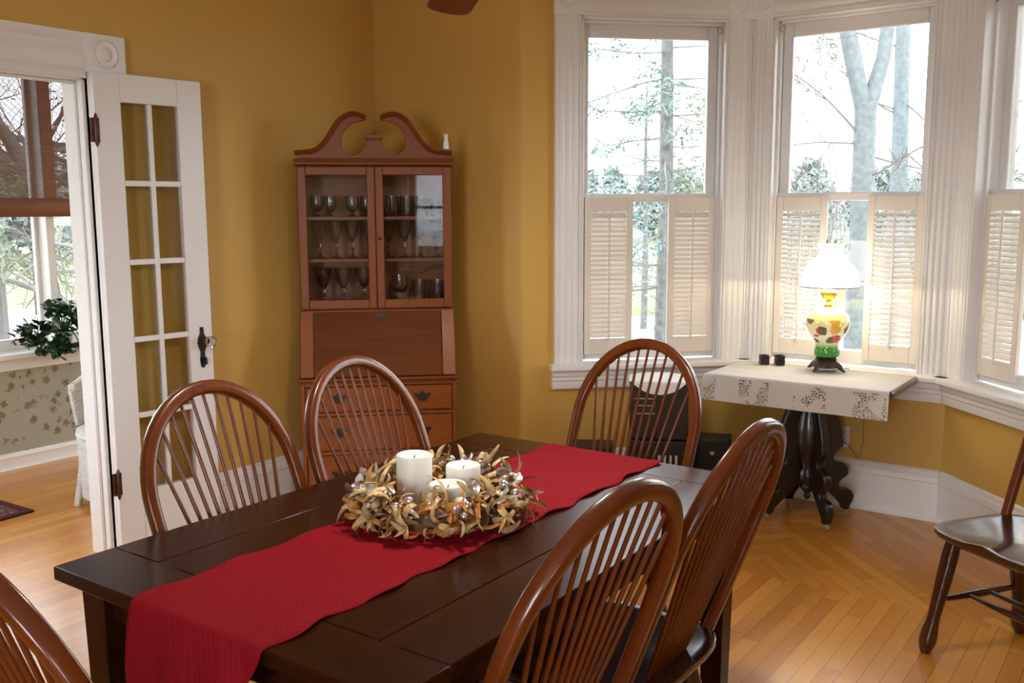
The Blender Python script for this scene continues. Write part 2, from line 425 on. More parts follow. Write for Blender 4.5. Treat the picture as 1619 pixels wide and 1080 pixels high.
# ------------------------------------------------------------------ doorway and French door
m = MB()
e = .018
D = struct(bpy.data.objects.new('doorway_frame', None)); COL.objects.link(D); D.name = 'trim_1'; D['label'] = 'white door frame with rosette corner block'
m = MB(); m.box(2.305 - e, 2.305, -.15, .004, 0, 2.11, FL); m.box(1.12, 1.12 + e, -.15, .004, 0, 2.11, FL); m.box(1.12, 2.305, -.15, .004, 2.11 - e, 2.11, FL)
m.box(2.305 - e - .012, 2.305 - e, -.055, -.035, 0, 2.11, FL); m.box(1.12, 2.305, -.055, -.035, 2.08, 2.11 - e, FL)
m.build('jamb', M_white, D, bevel=.003, seg=1)
for (a, w) in ((2.305, .150), (.97, .150)):
    m = MB(); m.prism([(a + p[0], p[1] + .02) for p in reeded(w)], lambda s, c, z: FL(s, c, z), 0, 2.125); m.box(a, a + w, 0, .018, 0, 2.125, FL); m.box(*((2.305, 2.345) if a > 2 else (1.08, 1.12)), 0, .031, 0, 2.125, FL); m.build('casing', M_white, D, smooth=50)
    m = MB(); m.box(a - .012, a + w + .022, 0, .038, 2.125, 2.285, FL)
    cxx = a + w / 2; 
    m.lathe([(.062, .038), (.062, .044), (.054, .049), (.046, .042), (.034, .042), (.026, .049), (.0, .051)], 28, fn=lambda x, y, z: FL(cxx + x, z, 2.205 + y))
    m.build('corner_block', M_white, D, smooth=40)
m = MB(); prof = [(0, 0), (.024, 0), (.024, .012), (.018, .018), (.026, .035), (.03, .06), (.026, .085), (.018, .10), (.018, .12), (.03, .13), (.034, .16), (0, .16)]
m.prism(prof, lambda c, z, s: FL(s, c, 2.125 + z if z > .001 else 2.10), 1.13, 2.30); m.build('head_casing', M_white, D, smooth=50)

da = math.radians(5.35)
FD = Frame((-3.80, 2.243), (math.sin(da), math.cos(da)), (math.cos(da), -math.sin(da)))
DW = struct(bpy.data.objects.new('door_1', None)); COL.objects.link(DW); DW['label'] = 'white French door with ten panes standing open against the wall'
t0, t1, dz0, dz1 = .055, .555, .012, 2.128; g0, g1 = .172, .436; gz0, gz1 = .30, 2.008; th = .036
m = MB(); m.box(t0, g0, -th, 0, dz0, dz1, FD); m.box(g1, t1, -th, 0, dz0, dz1, FD)
m.box(g0, g1, -th, 0, dz0, gz0, FD); m.box(g0, g1, -th, 0, gz1, dz1, FD)
m.box((g0 + g1) / 2 - .0115, (g0 + g1) / 2 + .0115, -th + .004, -.004, gz0, gz1, FD)
for i in range(1, 5):
    z = gz0 + (gz1 - gz0) * i / 5; m.box(g0, g1, -th + .005, -.005, z - .0125, z + .0125, FD)
m.build('leaf_frame', M_white, DW, bevel=.004)
for i in range(5):
    for j in range(2):
        a = g0 + (g1 - g0) * j / 2; z = gz0 + (gz1 - gz0) * i / 5
        g = MB(); g.box(a + .004, a + (g1 - g0) / 2 - .004, -th / 2 - .001, -th / 2 + .001, z + .004, z + (gz1 - gz0) / 5 - .004, FD); g.build('pane', M_doorpane, DW, smooth=0)
for z in (1.885, .353):
    m = MB(); m.box(t0 - .022, t0 - .002, -.004, .004, z - .05, z + .05, FD); m.box(t0, t0 + .016, -.001, .003, z - .05, z + .05, FD)
    m.tube([FD(t0 - .001, .007, z - .07), FD(t0 - .001, .007, z - .055), FD(t0 - .001, .007, z + .055), FD(t0 - .001, .007, z + .07)], [.002, .008, .008, .002], 10)
    m.build('hinge', M_bronze, DW, smooth=40)
m = MB()  # long shaped escutcheon
sil = [(-.008, .085), (-.009, .055), (-.020, .035), (-.024, .012), (-.018, -.012), (-.010, -.030), (-.010, -.045), (-.014, -.062), (-.012, -.085), (-.007, -.105)]
pl = [(p[0], p[1]) for p in sil] + [(-p[0], p[1]) for p in sil[::-1]]
m.prism(pl, lambda a, b, c: FD(.498 + a, c, .925 + b), 0, .006); es = m.build('escutcheon', M_black_iron, DW, smooth=0)
m = MB(); m.lathe([(.009, .006), (.009, .03), (.016, .034), (.026, .045), (.029, .058), (.026, .070), (.014, .076), (0, .077)], 12, fn=lambda x, y, z: FD(.510 + x, z, .945 + y))
M_crystal = plain('clear_crystal', (.95, .95, .95), .02); M_crystal.node_tree.nodes['Principled BSDF'].inputs['Transmission Weight'].default_value = 1; M_crystal.node_tree.nodes['Principled BSDF'].inputs['IOR'].default_value = 1.5
m.build('door_knob', M_crystal, DW, smooth=0)
m = MB(); m.tube([FD(.503, .008, .86), FD(.503, .022, .86)], .006, 8); m.box(.499, .507, .02, .026, .835, .868, FD); m.build('key', M_black_iron, DW)

# ------------------------------------------------------------------ sunroom beyond the doorway
def wallpaper():
    m, t, p, o = nt('floral_wallpaper')
    tc = N(t, 'ShaderNodeTexCoord'); mp = N(t, 'ShaderNodeMapping'); mp.inputs['Scale'].default_value = (1, 1, 1); L(t, tc, 'Object', mp, 'Vector')
    v = N(t, 'ShaderNodeTexVoronoi', Scale=15, Randomness=.8); L(t, mp, 'Vector', v, 'Vector')
    n = N(t, 'ShaderNodeTexNoise', Scale=85, Detail=2); L(t, tc, 'Object', n, 'Vector')
    a = N(t, 'ShaderNodeMath', operation='MULTIPLY_ADD'); a.inputs[1].default_value = .9; L(t, n, 'Fac', a, 0); L(t, v, 'Distance', a, 2)
    r = ramp(t, [(.66, (.17, .165, .11)), (.80, (.37, .36, .285))]); L(t, a, 0, r, 'Fac')
    w = N(t, 'ShaderNodeTexWhiteNoise', noise_dimensions='3D'); L(t, v, 'Position', w, 'Vector')
    r2 = ramp(t, [(.6, (.17, .165, .105)), (.7, (.22, .165, .115))]); L(t, w, 'Value', r2, 'Fac')
    g = N(t, 'ShaderNodeMath', operation='LESS_THAN'); g.inputs[1].default_value = .77; L(t, a, 0, g, 0)
    mx = N(t, 'ShaderNodeMix', data_type='RGBA'); L(t, g, 0, mx, 0); L(t, r, 'Color', mx, 6); L(t, r2, 'Color', mx, 7)
    L(t, mx, 2, p, 'Base Color'); p.inputs['Roughness'].default_value = .7
    return m
M_paper = wallpaper()
wall('wall_sunroom', FS, .2, 4.6, [(1.75, 3.115, .70, 2.45), (3.145, 4.3, .70, 2.45)], c=0, mat=M_paper)
wall('wall_sunroom_front', Frame((-5.91, .2), (1, 0), (0, 1)), 0, 1.9, [(.4, 1.6, .7, 2.45)], c=0, mat=M_paper)
wall('wall_sunroom_back', Frame((-5.91, 4.6), (1, 0), (0, -1)), 0, 1.9, c=0, mat=M_paper)
m = MB(); m.box(-5.75, XL - .07, .2, 4.6, -.08, 0); struct(m.build('floor_sunroom', M_floor2, smooth=0))
m = MB(); m.box(-5.91, XL - .14, .04, 4.76, 2.7, 2.78); struct(m.build('ceiling_sunroom', M_ceil, smooth=0))
baseboard('baseboard_sunroom', FS, [(.2, 4.6)], 0)
for k in ('baseboard_sunroom',): bpy.data.objects[k].scale = (1, 1, .38)
W4 = struct(bpy.data.objects.new('window_4', None)); COL.objects.link(W4); W4['label'] = 'sunroom double window above the floral wallpaper'
m = MB(); m.box(1.6, 4.4, -.06, .075, .672, .705, FS); m.build('stool', M_white, W4, bevel=.006)
m = MB(); m.box(1.65, 4.4, 0, .02, .60, .672, FS); m.build('apron', M_white, W4, bevel=.004)
m = MB(); m.box(3.105, 3.155, -.10, .022, .705, 2.45, FS); m.build('mullion', M_white, W4, bevel=.006)
m = MB(); m.box(1.65, 4.4, 0, .022, 2.45, 2.58, FS); m.build('head_casing', M_white, W4, bevel=.005)
for (a, b) in ((1.75, 3.105), (3.155, 4.3)):
    m = MB(); st = .022
    m.box(a, a + st, -.12, -.08, .705, 2.45, FS); m.box(b - st, b, -.12, -.08, .705, 2.45, FS); m.box(a + st, b - st, -.12, -.08, .705, .775, FS); m.box(a + st, b - st, -.12, -.08, 2.40, 2.45, FS)
    o = m.build('sash', M_white, W4, bevel=.005)
    g = MB(); g.box(a + st - .004, b - st + .004, -.102, -.099, .772, 2.402, FS); g.build('pane', M_pane, o, smooth=0)
W5 = struct(bpy.data.objects.new('window_5', None)); COL.objects.link(W5)
def simple_window(W, fr, a, b, za, zb):
    m = MB()
    for (q0, q1, y0, y1) in ((a, a + .06, za, zb), (b - .06, b, za, zb), (a + .06, b - .06, za, za + .08), (a + .06, b - .06, zb - .07, zb), (a + .06, b - .06, (za + zb) / 2 - .02, (za + zb) / 2 + .02)):
        m.box(q0, q1, -.10, -.06, y0, y1, fr)
    s = m.build('sash', M_white, W, bevel=.004)
    g = MB(); g.box(a + .055, b - .055, -.082, -.079, za + .07, zb - .06, fr); g.build('pane', M_pane, s, smooth=0)
    m = MB(); m.box(a - .12, a, 0, .022, za, zb + .12, fr); m.box(b, b + .12, 0, .022, za, zb + .12, fr); m.box(a, b, 0, .022, zb, zb + .12, fr); m.box(a - .15, b + .15, 0, .06, za - .04, za, fr)
    m.build('casing', M_white, W, bevel=.004)
simple_window(W5, FRt, -2.4, -1.3, .75, 2.4)
W6 = struct(bpy.data.objects.new('window_6', None)); COL.objects.link(W6); simple_window(W6, FRr, -.6, .7, .75, 2.4)

# woven wood roller blind
M_bamboo = wood('bamboo_strips', (.10, .042, .018), (.17, .075, .032), 'Y', .6, 0, 30, .05, 0)
M_bamboo2 = wood('bamboo_roll', (.15, .052, .018), (.24, .09, .034), 'Y', .55, 0, 30, .05, 0)
Bl = thing('bamboo_blind', 'brown woven bamboo roller blind half lowered over the sunroom window', 'blind', (-5.70, 3.2, 2.42))
m = MB(); z = -.01
while z > -.80:
    m.box(-.001, .001, -1.5, .95, z - .0055, z); z -= .0066
m.build('slats', M_bamboo, Bl, smooth=0)
for ya in (-.112, -1.10):
    m = MB(); m.box(.002, .006, ya, ya + .075, -.80, 0); m.build('tape', M_bamboo2, Bl, smooth=0)
m = MB(); pr = [(-.02, -.905), (.02, -.905), (.034, -.885), (.036, -.82), (.02, -.795), (-.02, -.795), (-.03, -.82), (-.03, -.885)]
m.prism(pr, lambda a, b, c: (a, c, b), -1.5, .95); m.build('bottom_roll', M_bamboo2, Bl, smooth=50)
m = MB(); m.box(-.02, .02, -1.5, .95, 0, .03); m.build('head_rail', M_bamboo2, Bl)

# plant on the sill
M_leafd = plain('dark_jade_leaf', (.018, .055, .02), .3, var=.35, scale=20, spec=.5)
Pl = thing('potted_plant', 'dark green trailing jade plant on the sunroom window sill', 'plant', (-5.685, 3.14, .706))
m = MB(); m.lathe([(.042, 0), (.056, .085), (.062, .088), (.062, .105), (.054, .105), (.05, .09), (0, .088)], 20); m.build('pot', M_white, Pl)
m = MB(); st = MB(); rr = random.Random(3)
def leaf(mb, p, d, up, ln, w):
    d = d.normalized(); s = d.cross(up); s = s.normalized() if s.length > 1e-4 else Vector((1, 0, 0)); n = s.cross(d)
    rows = [(0, .12), (.3, .85), (.6, 1), (.85, .7), (1, .08)]
    vs = []
    for (t, ww) in rows:
        c = p + d * (ln * t) + n * (-.12 * ln * (t - .4) ** 2 * 4)
        vs += [c - s * w * ww, c + n * w * .18, c + s * w * ww]
    fs = []
    for i in range(4):
        for k in range(2): fs.append((i * 3 + k, i * 3 + k + 1, i * 3 + k + 4, i * 3 + k + 3))
    mb.add(vs, fs)
tips = [(-.30, .00), (-.26, .06), (-.22, -.04), (-.16, .06), (-.13, .14), (-.08, .20), (-.04, .13), (.0, .17), (.03, .06), (.06, .12), (.10, .05), (.13, .10), (.16, .0), (-.12, -.10), (-.06, -.14), (0, -.12), (.06, -.13), (.11, -.11), (.15, -.08), (-.02, -.03), (-.19, .01)]
for (dy, dz) in tips:
    dz = dz * .72 if dz < 0 else dz
    x = rr.uniform(.02, .12); end = Vector((x, dy, .09 + dz)); mid = Vector((x * .5, dy * .45, .12 + max(dz, 0) * .55))
    base = Vector((0, 0, .09)); st.tube([base, mid, end], [.006, .005, .003], 5)
    for k in range(12):
        d = Vector((rr.uniform(-.3, 1), rr.uniform(-1, 1), rr.uniform(-.6, 1)))
        leaf(m, end + Vector((rr.uniform(-.01, .02), rr.uniform(-.03, .03), rr.uniform(-.03, .03))), d, Vector((rr.uniform(-1, 1), .2, 1)), rr.uniform(.055, .08), rr.uniform(.018, .027))
m.build('leaves', M_leafd, Pl, smooth=60, fix=False); st.build('stems', plain('plant_stem', (.06, .08, .03), .6), Pl)

# rug corner
def rug_mat():
    m, t, p, o = nt('red_patterned_rug')
    tc = N(t, 'ShaderNodeTexCoord'); v = N(t, 'ShaderNodeTexVoronoi', Scale=24); L(t, tc, 'Object', v, 'Vector')
    n = N(t, 'ShaderNodeTexNoise', Scale=30, Detail=2); L(t, tc, 'Object', n, 'Vector')
    r = ramp(t, [(.40, (.09, .012, .018)), (.46, (.32, .25, .19)), (.50, (.10, .014, .02)), (.56, (.03, .025, .05)), (.6, (.12, .015, .02))]); L(t, n, 'Fac', r, 'Fac')
    L(t, r, 'Color', p, 'Base Color'); p.inputs['Roughness'].default_value = .95; return m
Rg = thing('patterned_rug', 'dark red patterned rug on the sunroom floor', 'rug', (-5.05, 1.5, 0), math.radians(3))
m = MB(); m.box(-.30, .24, -1.0, .88, .001, .011); m.build('pile_field', rug_mat(), Rg, bevel=.003, seg=1)
m = MB()
for (a, b, c, d) in ((-.345, -.30, -1.045, .925), (.24, .285, -1.045, .925), (-.30, .24, -1.045, -1.0), (-.30, .24, .88, .925)): m.box(a, b, c, d, .001, .012)
m.build('border', plain('maroon_rug_border', (.065, .008, .014), .95), Rg, bevel=.003, seg=1)

# white wicker chair just behind the door frame
def wicker_mat():
    m, t, p, o = nt('white_wicker'); tc = N(t, 'ShaderNodeTexCoord')
    w = N(t, 'ShaderNodeTexWave', Scale=30, Distortion=0); w.bands_direction = 'Z'; L(t, tc, 'Object', w, 'Vector')
    b = N(t, 'ShaderNodeBump', Strength=.8, Distance=.006); L(t, w, 'Fac', b, 'Height'); L(t, b, 'Normal', p, 'Normal')
    p.inputs['Base Color'].default_value = (.72, .74, .75, 1); p.inputs['Roughness'].default_value = .5; return m
M_wick = wicker_mat()
Wk = thing('wicker_chair', 'white wicker chair half hidden behind the white door frame', 'chair', (-4.60, 2.88, 0), math.radians(200))
m = MB(); m.grid(lambda u, v: ((.285 + .03 * v) * math.cos(PI * (u * 1.15 - .075) + PI * 0) , (.27 + .03 * v) * math.sin(PI * (u * 1.15 - .075)) * -1, .40 + v * (.20 + .32 * math.sin(PI * u) ** 2)), 24, 12)
o = m.build('backrest', M_wick, Wk, smooth=60, fix=False); so = o.modifiers.new('thick', 'SOLIDIFY'); so.thickness = .022
m = MB(); m.tube([((.315) * math.cos(PI * (u * 1.15 - .075)), -.30 * math.sin(PI * (u * 1.15 - .075)), .41 + .20 + .32 * math.sin(PI * u) ** 2) for u in [k / 24 for k in range(25)]], .022, 8); m.build('braided_rim', M_wick, Wk)
m = MB(); m.lathe([(.0, .36), (.26, .36), (.275, .38), (.27, .405), (0, .41)], 28); m.build('seat', M_wick, Wk)
m = MB(); m.lathe([(.262, .05), (.27, .36), (.255, .36), (.248, .05)], 28); m.build('skirt', M_wick, Wk)
for (a, b) in ((1, 1), (1, -1), (-1, 1), (-1, -1)):
    m = MB(); m.tube([(a * .17, b * .16, .36), (a * .19, b * .18, .15), (a * .205, b * .195, 0.001)], [.016, .016, .02], 8); m.build('leg', M_wick, Wk)

# ------------------------------------------------------------------ dining table
TX0, TX1, TY0, TY1, TZ = -2.035, -1.005, 1.062, 2.635, .76
Tb = thing('dining_table', 'long dark espresso wood dining table with breadboard ends', 'table', ((TX0 + TX1) / 2, (TY0 + TY1) / 2, 0))
hw, hl = (TX1 - TX0) / 2, (TY1 - TY0) / 2
m = MB(); bw = .15; n = 6; g = .0012
for k in range(n):
    a = -hw + 2 * hw * k / n; m.box(a + g, a + 2 * hw / n - g, -hl + bw + g, hl - bw - g, TZ - .032, TZ)
m.build('plank_top', M_table, Tb, bevel=.002, seg=1)
M_tablex = wood('espresso_wood_cross', (.018, .0044, .0016), (.044, .0105, .0036), 'X', .24, .0, 10, .07, .02, .16)
for sg in (-1, 1):
    m = MB(); a, b = sorted((sg * hl, sg * (hl - bw))); m.box(-hw, hw, a, b, TZ - .032, TZ); m.build('breadboard_end', M_tablex, Tb, bevel=.003)
m = MB(); iz0, iz1 = TZ - .12, TZ - .033
for (a, b, c, d) in ((-hw + .12, hw - .12, -hl + .065, -hl + .085), (-hw + .12, hw - .12, hl - .085, hl - .065), (-hw + .065, -hw + .085, -hl + .12, hl - .12), (hw - .085, hw - .065, -hl + .12, hl - .12)): m.box(a, b, c, d, iz0, iz1)
m.build('apron', M_table, Tb)
for sx in (-1, 1):
    for sy in (-1, 1):
        m = MB(); cx, cy = sx * (hw - .085), sy * (hl - .080); q = .042; r = .03
        m.hexa([(cx + a * (q if zz else r), cy + b * (q if zz else r), TZ - .033 if zz else .001) for a in (-1, 1) for b in (-1, 1) for zz in (0, 1)])
        m.build('leg', M_table, Tb, bevel=.004)

# red quilted runner, falls over the near end
def runner_mat():
    m, t, p, o = nt('red_quilted_cotton'); tc = N(t, 'ShaderNodeTexCoord')
    mp = N(t, 'ShaderNodeMapping'); mp.inputs['Rotation'].default_value = (0, 0, PI / 4); L(t, tc, 'Object', mp, 'Vector')
    ck = N(t, 'ShaderNodeTexBrick', Scale=22); L(t, mp, 'Vector', ck, 'Vector')
    ck.inputs['Mortar Size'].default_value = .06; ck.inputs['Mortar Smooth'].default_value = 1
    n = N(t, 'ShaderNodeTexNoise', Scale=400, Detail=2); L(t, tc, 'Object', n, 'Vector')
    n3 = N(t, 'ShaderNodeTexNoise', Scale=9, Detail=3); L(t, tc, 'Object', n3, 'Vector')
    b = N(t, 'ShaderNodeBump', Strength=.35, Distance=.004); L(t, ck, 'Fac', b, 'Height'); b.invert = True
    b2 = N(t, 'ShaderNodeBump', Strength=.15, Distance=.002); L(t, n, 'Fac', b2, 'Height'); L(t, b, 'Normal', b2, 'Normal')
    b3 = N(t, 'ShaderNodeBump', Strength=.3, Distance=.02); L(t, n3, 'Fac', b3, 'Height'); L(t, b2, 'Normal', b3, 'Normal'); L(t, b3, 'Normal', p, 'Normal')
    p.inputs['Base Color'].default_value = (.25, .009, .016, 1); p.inputs['Roughness'].default_value = .85; p.inputs['Sheen Weight'].default_value = .0; p.inputs['Sheen Roughness'].default_value = .5; p.inputs['Sheen Tint'].default_value = (.9, .3, .3, 1); p.inputs['Specular IOR Level'].default_value = .06
    return m
RX0, RX1 = -1.722, -1.318
def runner_pt(u, v):
    w = (RX1 - RX0)
    Ltop = TY1 - TY0 - .005; Lh = .285; s = u * (Ltop + Lh)
    wav = .006 * math.sin(s * 26) + .004 * math.sin(s * 47 + 1)
    x = RX0 + w * v + (wav if v > .5 else .6 * .006 * math.sin(s * 21 + 2)) * (abs(v - .5) * 2) ** 2
    edge = max(0, (abs(v - .5) * 2 - .8) / .2)
    rip = .0035 * edge * (.6 + math.sin(s * 30 + (2 if v > .5 else 0)))
    zt = TZ + .0035 + max(0, rip)
    r = .018
    if s < Ltop - .005: return (x, TY1 - .004 - s, zt)
    q = s - (Ltop - .005); al = q / r
    yc = TY0 - .0035 + r * .0; 
    if al < PI / 2:
        return (x, TY0 + .006 - r * math.sin(al), TZ + .0035 - r + r * math.cos(al))
    h = q - r * PI / 2
    fold = .012 * math.sin(v * 9 + 1) * min(1, h / .12)
    return (x - .55 * min(h, .2) * v * v - .04 * h * (1 - v), TY0 - .0125 - abs(fold) * 1.6, TZ + .0035 - r - h)
Rn = MB().grid(runner_pt, 460, 26).build('table_runner', runner_mat(), smooth=80, fix=False)
so = Rn.modifiers.new('thick', 'SOLIDIFY'); so.thickness = .003; so.offset = -1
tag(Rn, 'red quilted runner laid along the dark dining table and over its near end', 'table runner')

# ------------------------------------------------------------------ dried wreath and candles
WC = (-1.548, 1.832, TZ + .0075)
Wr = thing('dried_leaf_wreath', 'wreath of curled tan dried leaves and silver berries around the white candles', 'wreath', WC)
rw = random.Random(21)
m = MB(); ring = [(.175 * math.cos(2 * PI * k / 40), .175 * math.sin(2 * PI * k / 40), .03) for k in range(40)]
m.tube(ring, .022, 8, closed=True); m.tube([(x * 1.02 + rw.uniform(-.012, .012), y * 1.02 + rw.uniform(-.012, .012), z + rw.uniform(0, .03)) for x, y, z in ring], .006, 6, closed=True)
m.build('vine_ring', plain('dried_vine', (.13, .075, .03), .8, var=.4, scale=60), Wr)
M_silver = plain('silver_berry', (.80, .78, .80), .2, metal=.85)
def rv3(r): return Vector((r.uniform(-1, 1), r.uniform(-1, 1), r.uniform(-.3, 1)))
def curl(mb, p, d, up, ln, w, turn, mi):
    """a narrow leaf that bends over along its length"""
    d = d.normalized(); s = d.cross(up).normalized(); n = s.cross(d).normalized(); vs = []; K = 7
    pos = p.copy()
    for i in range(K + 1):
        t = i / K; a = turn * t
        dd = d * math.cos(a) + n * math.sin(a); nn = n * math.cos(a) - d * math.sin(a)
        ww = w * (math.sin(PI * min(.97, .12 + t * .86)) ** .7)
        vs += [pos - s * ww, pos - nn * ww * .35, pos + s * ww]
        pos = pos + dd * (ln / K)
    low = min(v[2] for v in vs)
    if low < .003: vs = [v + Vector((0, 0, .003 - low)) for v in vs]
    fs = []
    for i in range(K):
        for k in range(2): fs.append((i * 3 + k, i * 3 + k + 1, i * 3 + k + 4, i * 3 + k + 3))
    mb.add(vs, fs, mi)
m = MB(); mo = MB(); ml = MB()
for k in range(430):
    a = rw.uniform(0, 2 * PI); ph = rw.uniform(-.6, PI * .98)
    rad = .178 + .034 * math.cos(ph); z = .036 + .034 * math.sin(ph)
    p = Vector((rad * math.cos(a), rad * math.sin(a), z))
    out = Vector((math.cos(a), math.sin(a), 0)); tan = Vector((-math.sin(a), math.cos(a), 0))
    d = out * math.cos(ph) * rw.uniform(0, .7) + Vector((0, 0, 1)) * (math.sin(ph) * rw.uniform(.1, .9)) + tan * rw.uniform(-1.6, 1.6)
    if math.cos(ph) < -.2: d = d - out * d.dot(out) + Vector((0, 0, .3))
    up = out * rw.uniform(-1.2, 1.2) + Vector((0, 0, 1)) * rw.uniform(-.2, 1) + tan * rw.uniform(-.8, .8)
    q = rw.random(); tgt = mo if q < .22 else ml if q < .5 else m
    curl(tgt, p, d, up, rw.uniform(.055, .115), rw.uniform(.0048, .0095), rw.choice((-1, -1, 1)) * rw.uniform(1.2, 5.2), 0)
def leafmat(name, c):
    mm = plain(name, c, .42, var=.45, scale=30, spec=.5); return mm
ml.build('olive_leaves', leafmat('dried_olive_leaf', (.35, .25, .12)), Wr, smooth=70, fix=False)
m.build('tan_leaves', leafmat('dried_tan_leaf', (.60, .40, .17)), Wr, smooth=70, fix=False)
mo.build('amber_leaves', leafmat('dried_amber_leaf', (.48, .19, .035)), Wr, smooth=70, fix=False)
m = MB()
for k in range(90):
    a = rw.uniform(0, 2 * PI); ph = rw.uniform(.1, PI * .75); rad = .18 + .045 * math.cos(ph); z = .042 + .05 * math.sin(ph)
    d = rv3(rw); curl(m, Vector((rad * math.cos(a), rad * math.sin(a), z)), d, rv3(rw) + Vector((0, 0, 1)), rw.uniform(.028, .042), rw.uniform(.009, .014), rw.uniform(-1.2, 1.2), 0)
m.build('silver_leaves', plain('silver_foil_leaf', (.82, .80, .82), .25, metal=.8), Wr, smooth=70, fix=False)
for k in range(26):
    a = rw.uniform(0, 2 * PI); ph = rw.uniform(.3, PI * .7); rad = .18 + .045 * math.cos(ph); z = .045 + .05 * math.sin(ph)
    m = MB(); m.ball((rad * math.cos(a), rad * math.sin(a), z), rw.uniform(.009, .014), 12, 8, (1, rw.uniform(.7, 1.0), rw.uniform(.7, 1))); m.build('silver_berry', M_silver, Wr, smooth=80)
M_wax = plain('ivory_wax', (.83, .84, .77), .45, sub=.3, spec=.4)
M_wick2 = plain('candle_wick', (.03, .025, .02), .9)
def candle(x, y, r, h, label, lean=0):
    C = thing('pillar_candle', label, 'candle', (x, y, TZ + .0075), group='pillar candles in the wreath')
    m = MB(); m.lathe([(r * .97, 0.0005), (r, .004), (r, h - .004), (r - .003, h), (r - .007, h - .001), (r - .012, h - .010), (r * .4, h - .016), (0, h - .017)], 40, wob=lambda a, z: 1 + .006 * math.sin(3 * a + z * 40)); m.build('wax_body', M_wax, C, smooth=50)
    m = MB(); m.tube([(0, 0, h - .017), (.001, 0, h - .008), (.003, .001, h - .003)], .0015, 6); m.build('wick', M_wick2, C)
candle(-1.610, 1.803, .0465, .155, 'tall ivory pillar candle at the left of the three in the wreath')
candle(-1.527, 1.902, .0455, .118, 'mid height ivory pillar candle behind the short one in the wreath')
candle(-1.492, 1.795, .0475, .098, 'shortest ivory pillar candle at the front of the wreath')

# ------------------------------------------------------------------ hoop-back Windsor chairs
def make_chair():
    C = thing('windsor_chair', '', 'chair', group='hoop-back Windsor dining chairs')
    # saddle seat
    m = MB(); NA = 48; RG = [0, .25, .5, .72, .88, .96, 1.0]
    def outl(a):
        x, y = math.cos(a), math.sin(a)
        e = 4.4; k = (abs(x) ** e + abs(y) ** e) ** (-1 / e)
        X, Y = x * k, y * k
        return X * (.260 + .004 * Y), Y * .222 - .012
    def top(rn, X, Y):
        dish = -.016 * (1 - rn ** 2) ** .8 + .012 * max(0, Y / .2) * math.exp(-(X / .05) ** 2) * (rn)
        return .455 + dish
    vs = [(0, 0, top(0, 0, 0))]
    for r_ in RG[1:]:
        for k in range(NA):
            X, Y = outl(2 * PI * k / NA); vs.append((X * r_, Y * r_, top(r_, X * r_, Y * r_) - (.004 if r_ == 1 else 0)))
    nb = len(RG) - 1
    for (f, z) in ((1.0, .437), (.985, .430), (.86, .413)):
        for k in range(NA):
            X, Y = outl(2 * PI * k / NA); vs.append((X * f, Y * f, z))
    fs = [(0, 1 + k, 1 + (k + 1) % NA) for k in range(NA)]
    for i in range(nb - 1 + 3):
        for k in range(NA):
            k2 = (k + 1) % NA; b = 1 + i * NA; fs.append((b + k, b + NA + k, b + NA + k2, b + k2))
    last = 1 + (nb - 1 + 3) * NA; fs.append(tuple(last + k for k in range(NA)))
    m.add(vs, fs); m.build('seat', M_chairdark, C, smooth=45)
    # hoop
    TL = math.radians(20); y0 = -.172
    def P(x, v): return (x, y0 - v * math.sin(TL), .447 + v * math.cos(TL))
    pts = []
    vv = .37; a_, b_ = .250, .285
    side = [(-.004, .2415), (.06, .2445), (.12, .247), (.18, .2485), (.24, .2495), (.30, .250)]
    for (v, x) in side: pts.append((-x, v))
    for k in range(25):
        an = PI - PI * k / 24; pts.append((a_ * math.cos(an), vv + b_ * math.sin(an)))
    for (v, x) in side[::-1]: pts.append((x, v))
    nrm = (0, math.cos(TL), math.sin(TL))
    m = MB(); n = len(pts)
    m.tube([P(*p) for p in pts], [.0145 + .003 * math.sin(PI * i / (n - 1)) for i in range(n)], 16, ref=nrm, rb=[.0145 + .005 * math.sin(PI * i / (n - 1)) for i in range(n)], sq=.5)
    m.build('hoop', M_chair, C, smooth=60)
    # spindles
    for k in range(11):
        q = (k - 5) / 5; xb = q * .094; xt = q * .203
        vt = vv + b_ * math.sqrt(1 - (xt / a_) ** 2)
        A = Vector(P(xb, -.004)); A.y += .012 * (1 - abs(q)) * 0 ; B = Vector(P(xt, vt - .004))
        m = MB(); m.tube([A.lerp(B, t) for t in (0, .12, .3, .6, 1)], [.0062, .0068, .0066, .0056, .0045], 8); m.build('spindle', M_chair, C, smooth=70)
    # legs and stretchers
    ft = []
    for sx in (-1, 1):
        for sy, (tx, ty, bx, by) in ((1, (.175, .135, .222, .195)), (-1, (.160, -.130, .212, -.245))):
            A = Vector((sx * tx, ty, .425)); B = Vector((sx * bx, by, .001)); ft.append((sx, sy, A, B))
            prof = [(0, .025), (.15, .028), (.35, .0265), (.55, .024), (.68, .0215), (.74, .0225), (.81, .0275), (.87, .030), (.92, .0285), (.97, .022), (1, .016)]
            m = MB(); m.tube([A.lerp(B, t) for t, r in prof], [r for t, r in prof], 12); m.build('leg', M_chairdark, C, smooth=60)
    def along(sx, sy, t):
        for a, b, A, B in ft:
            if (a, b) == (sx, sy): return A.lerp(B, t)
    def rod(A, B, r):
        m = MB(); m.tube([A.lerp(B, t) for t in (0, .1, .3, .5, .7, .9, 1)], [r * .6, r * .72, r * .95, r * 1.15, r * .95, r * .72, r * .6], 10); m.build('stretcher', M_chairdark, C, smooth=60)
    S = []
    for sx in (-1, 1):
        A, B = along(sx, 1, .54), along(sx, -1, .54); rod(A, B, .0135); S.append((A, B))
    for t in (.36, .62): rod(S[0][0].lerp(S[0][1], t), S[1][0].lerp(S[1][1], t), .0115)
    return C
ch = make_chair()
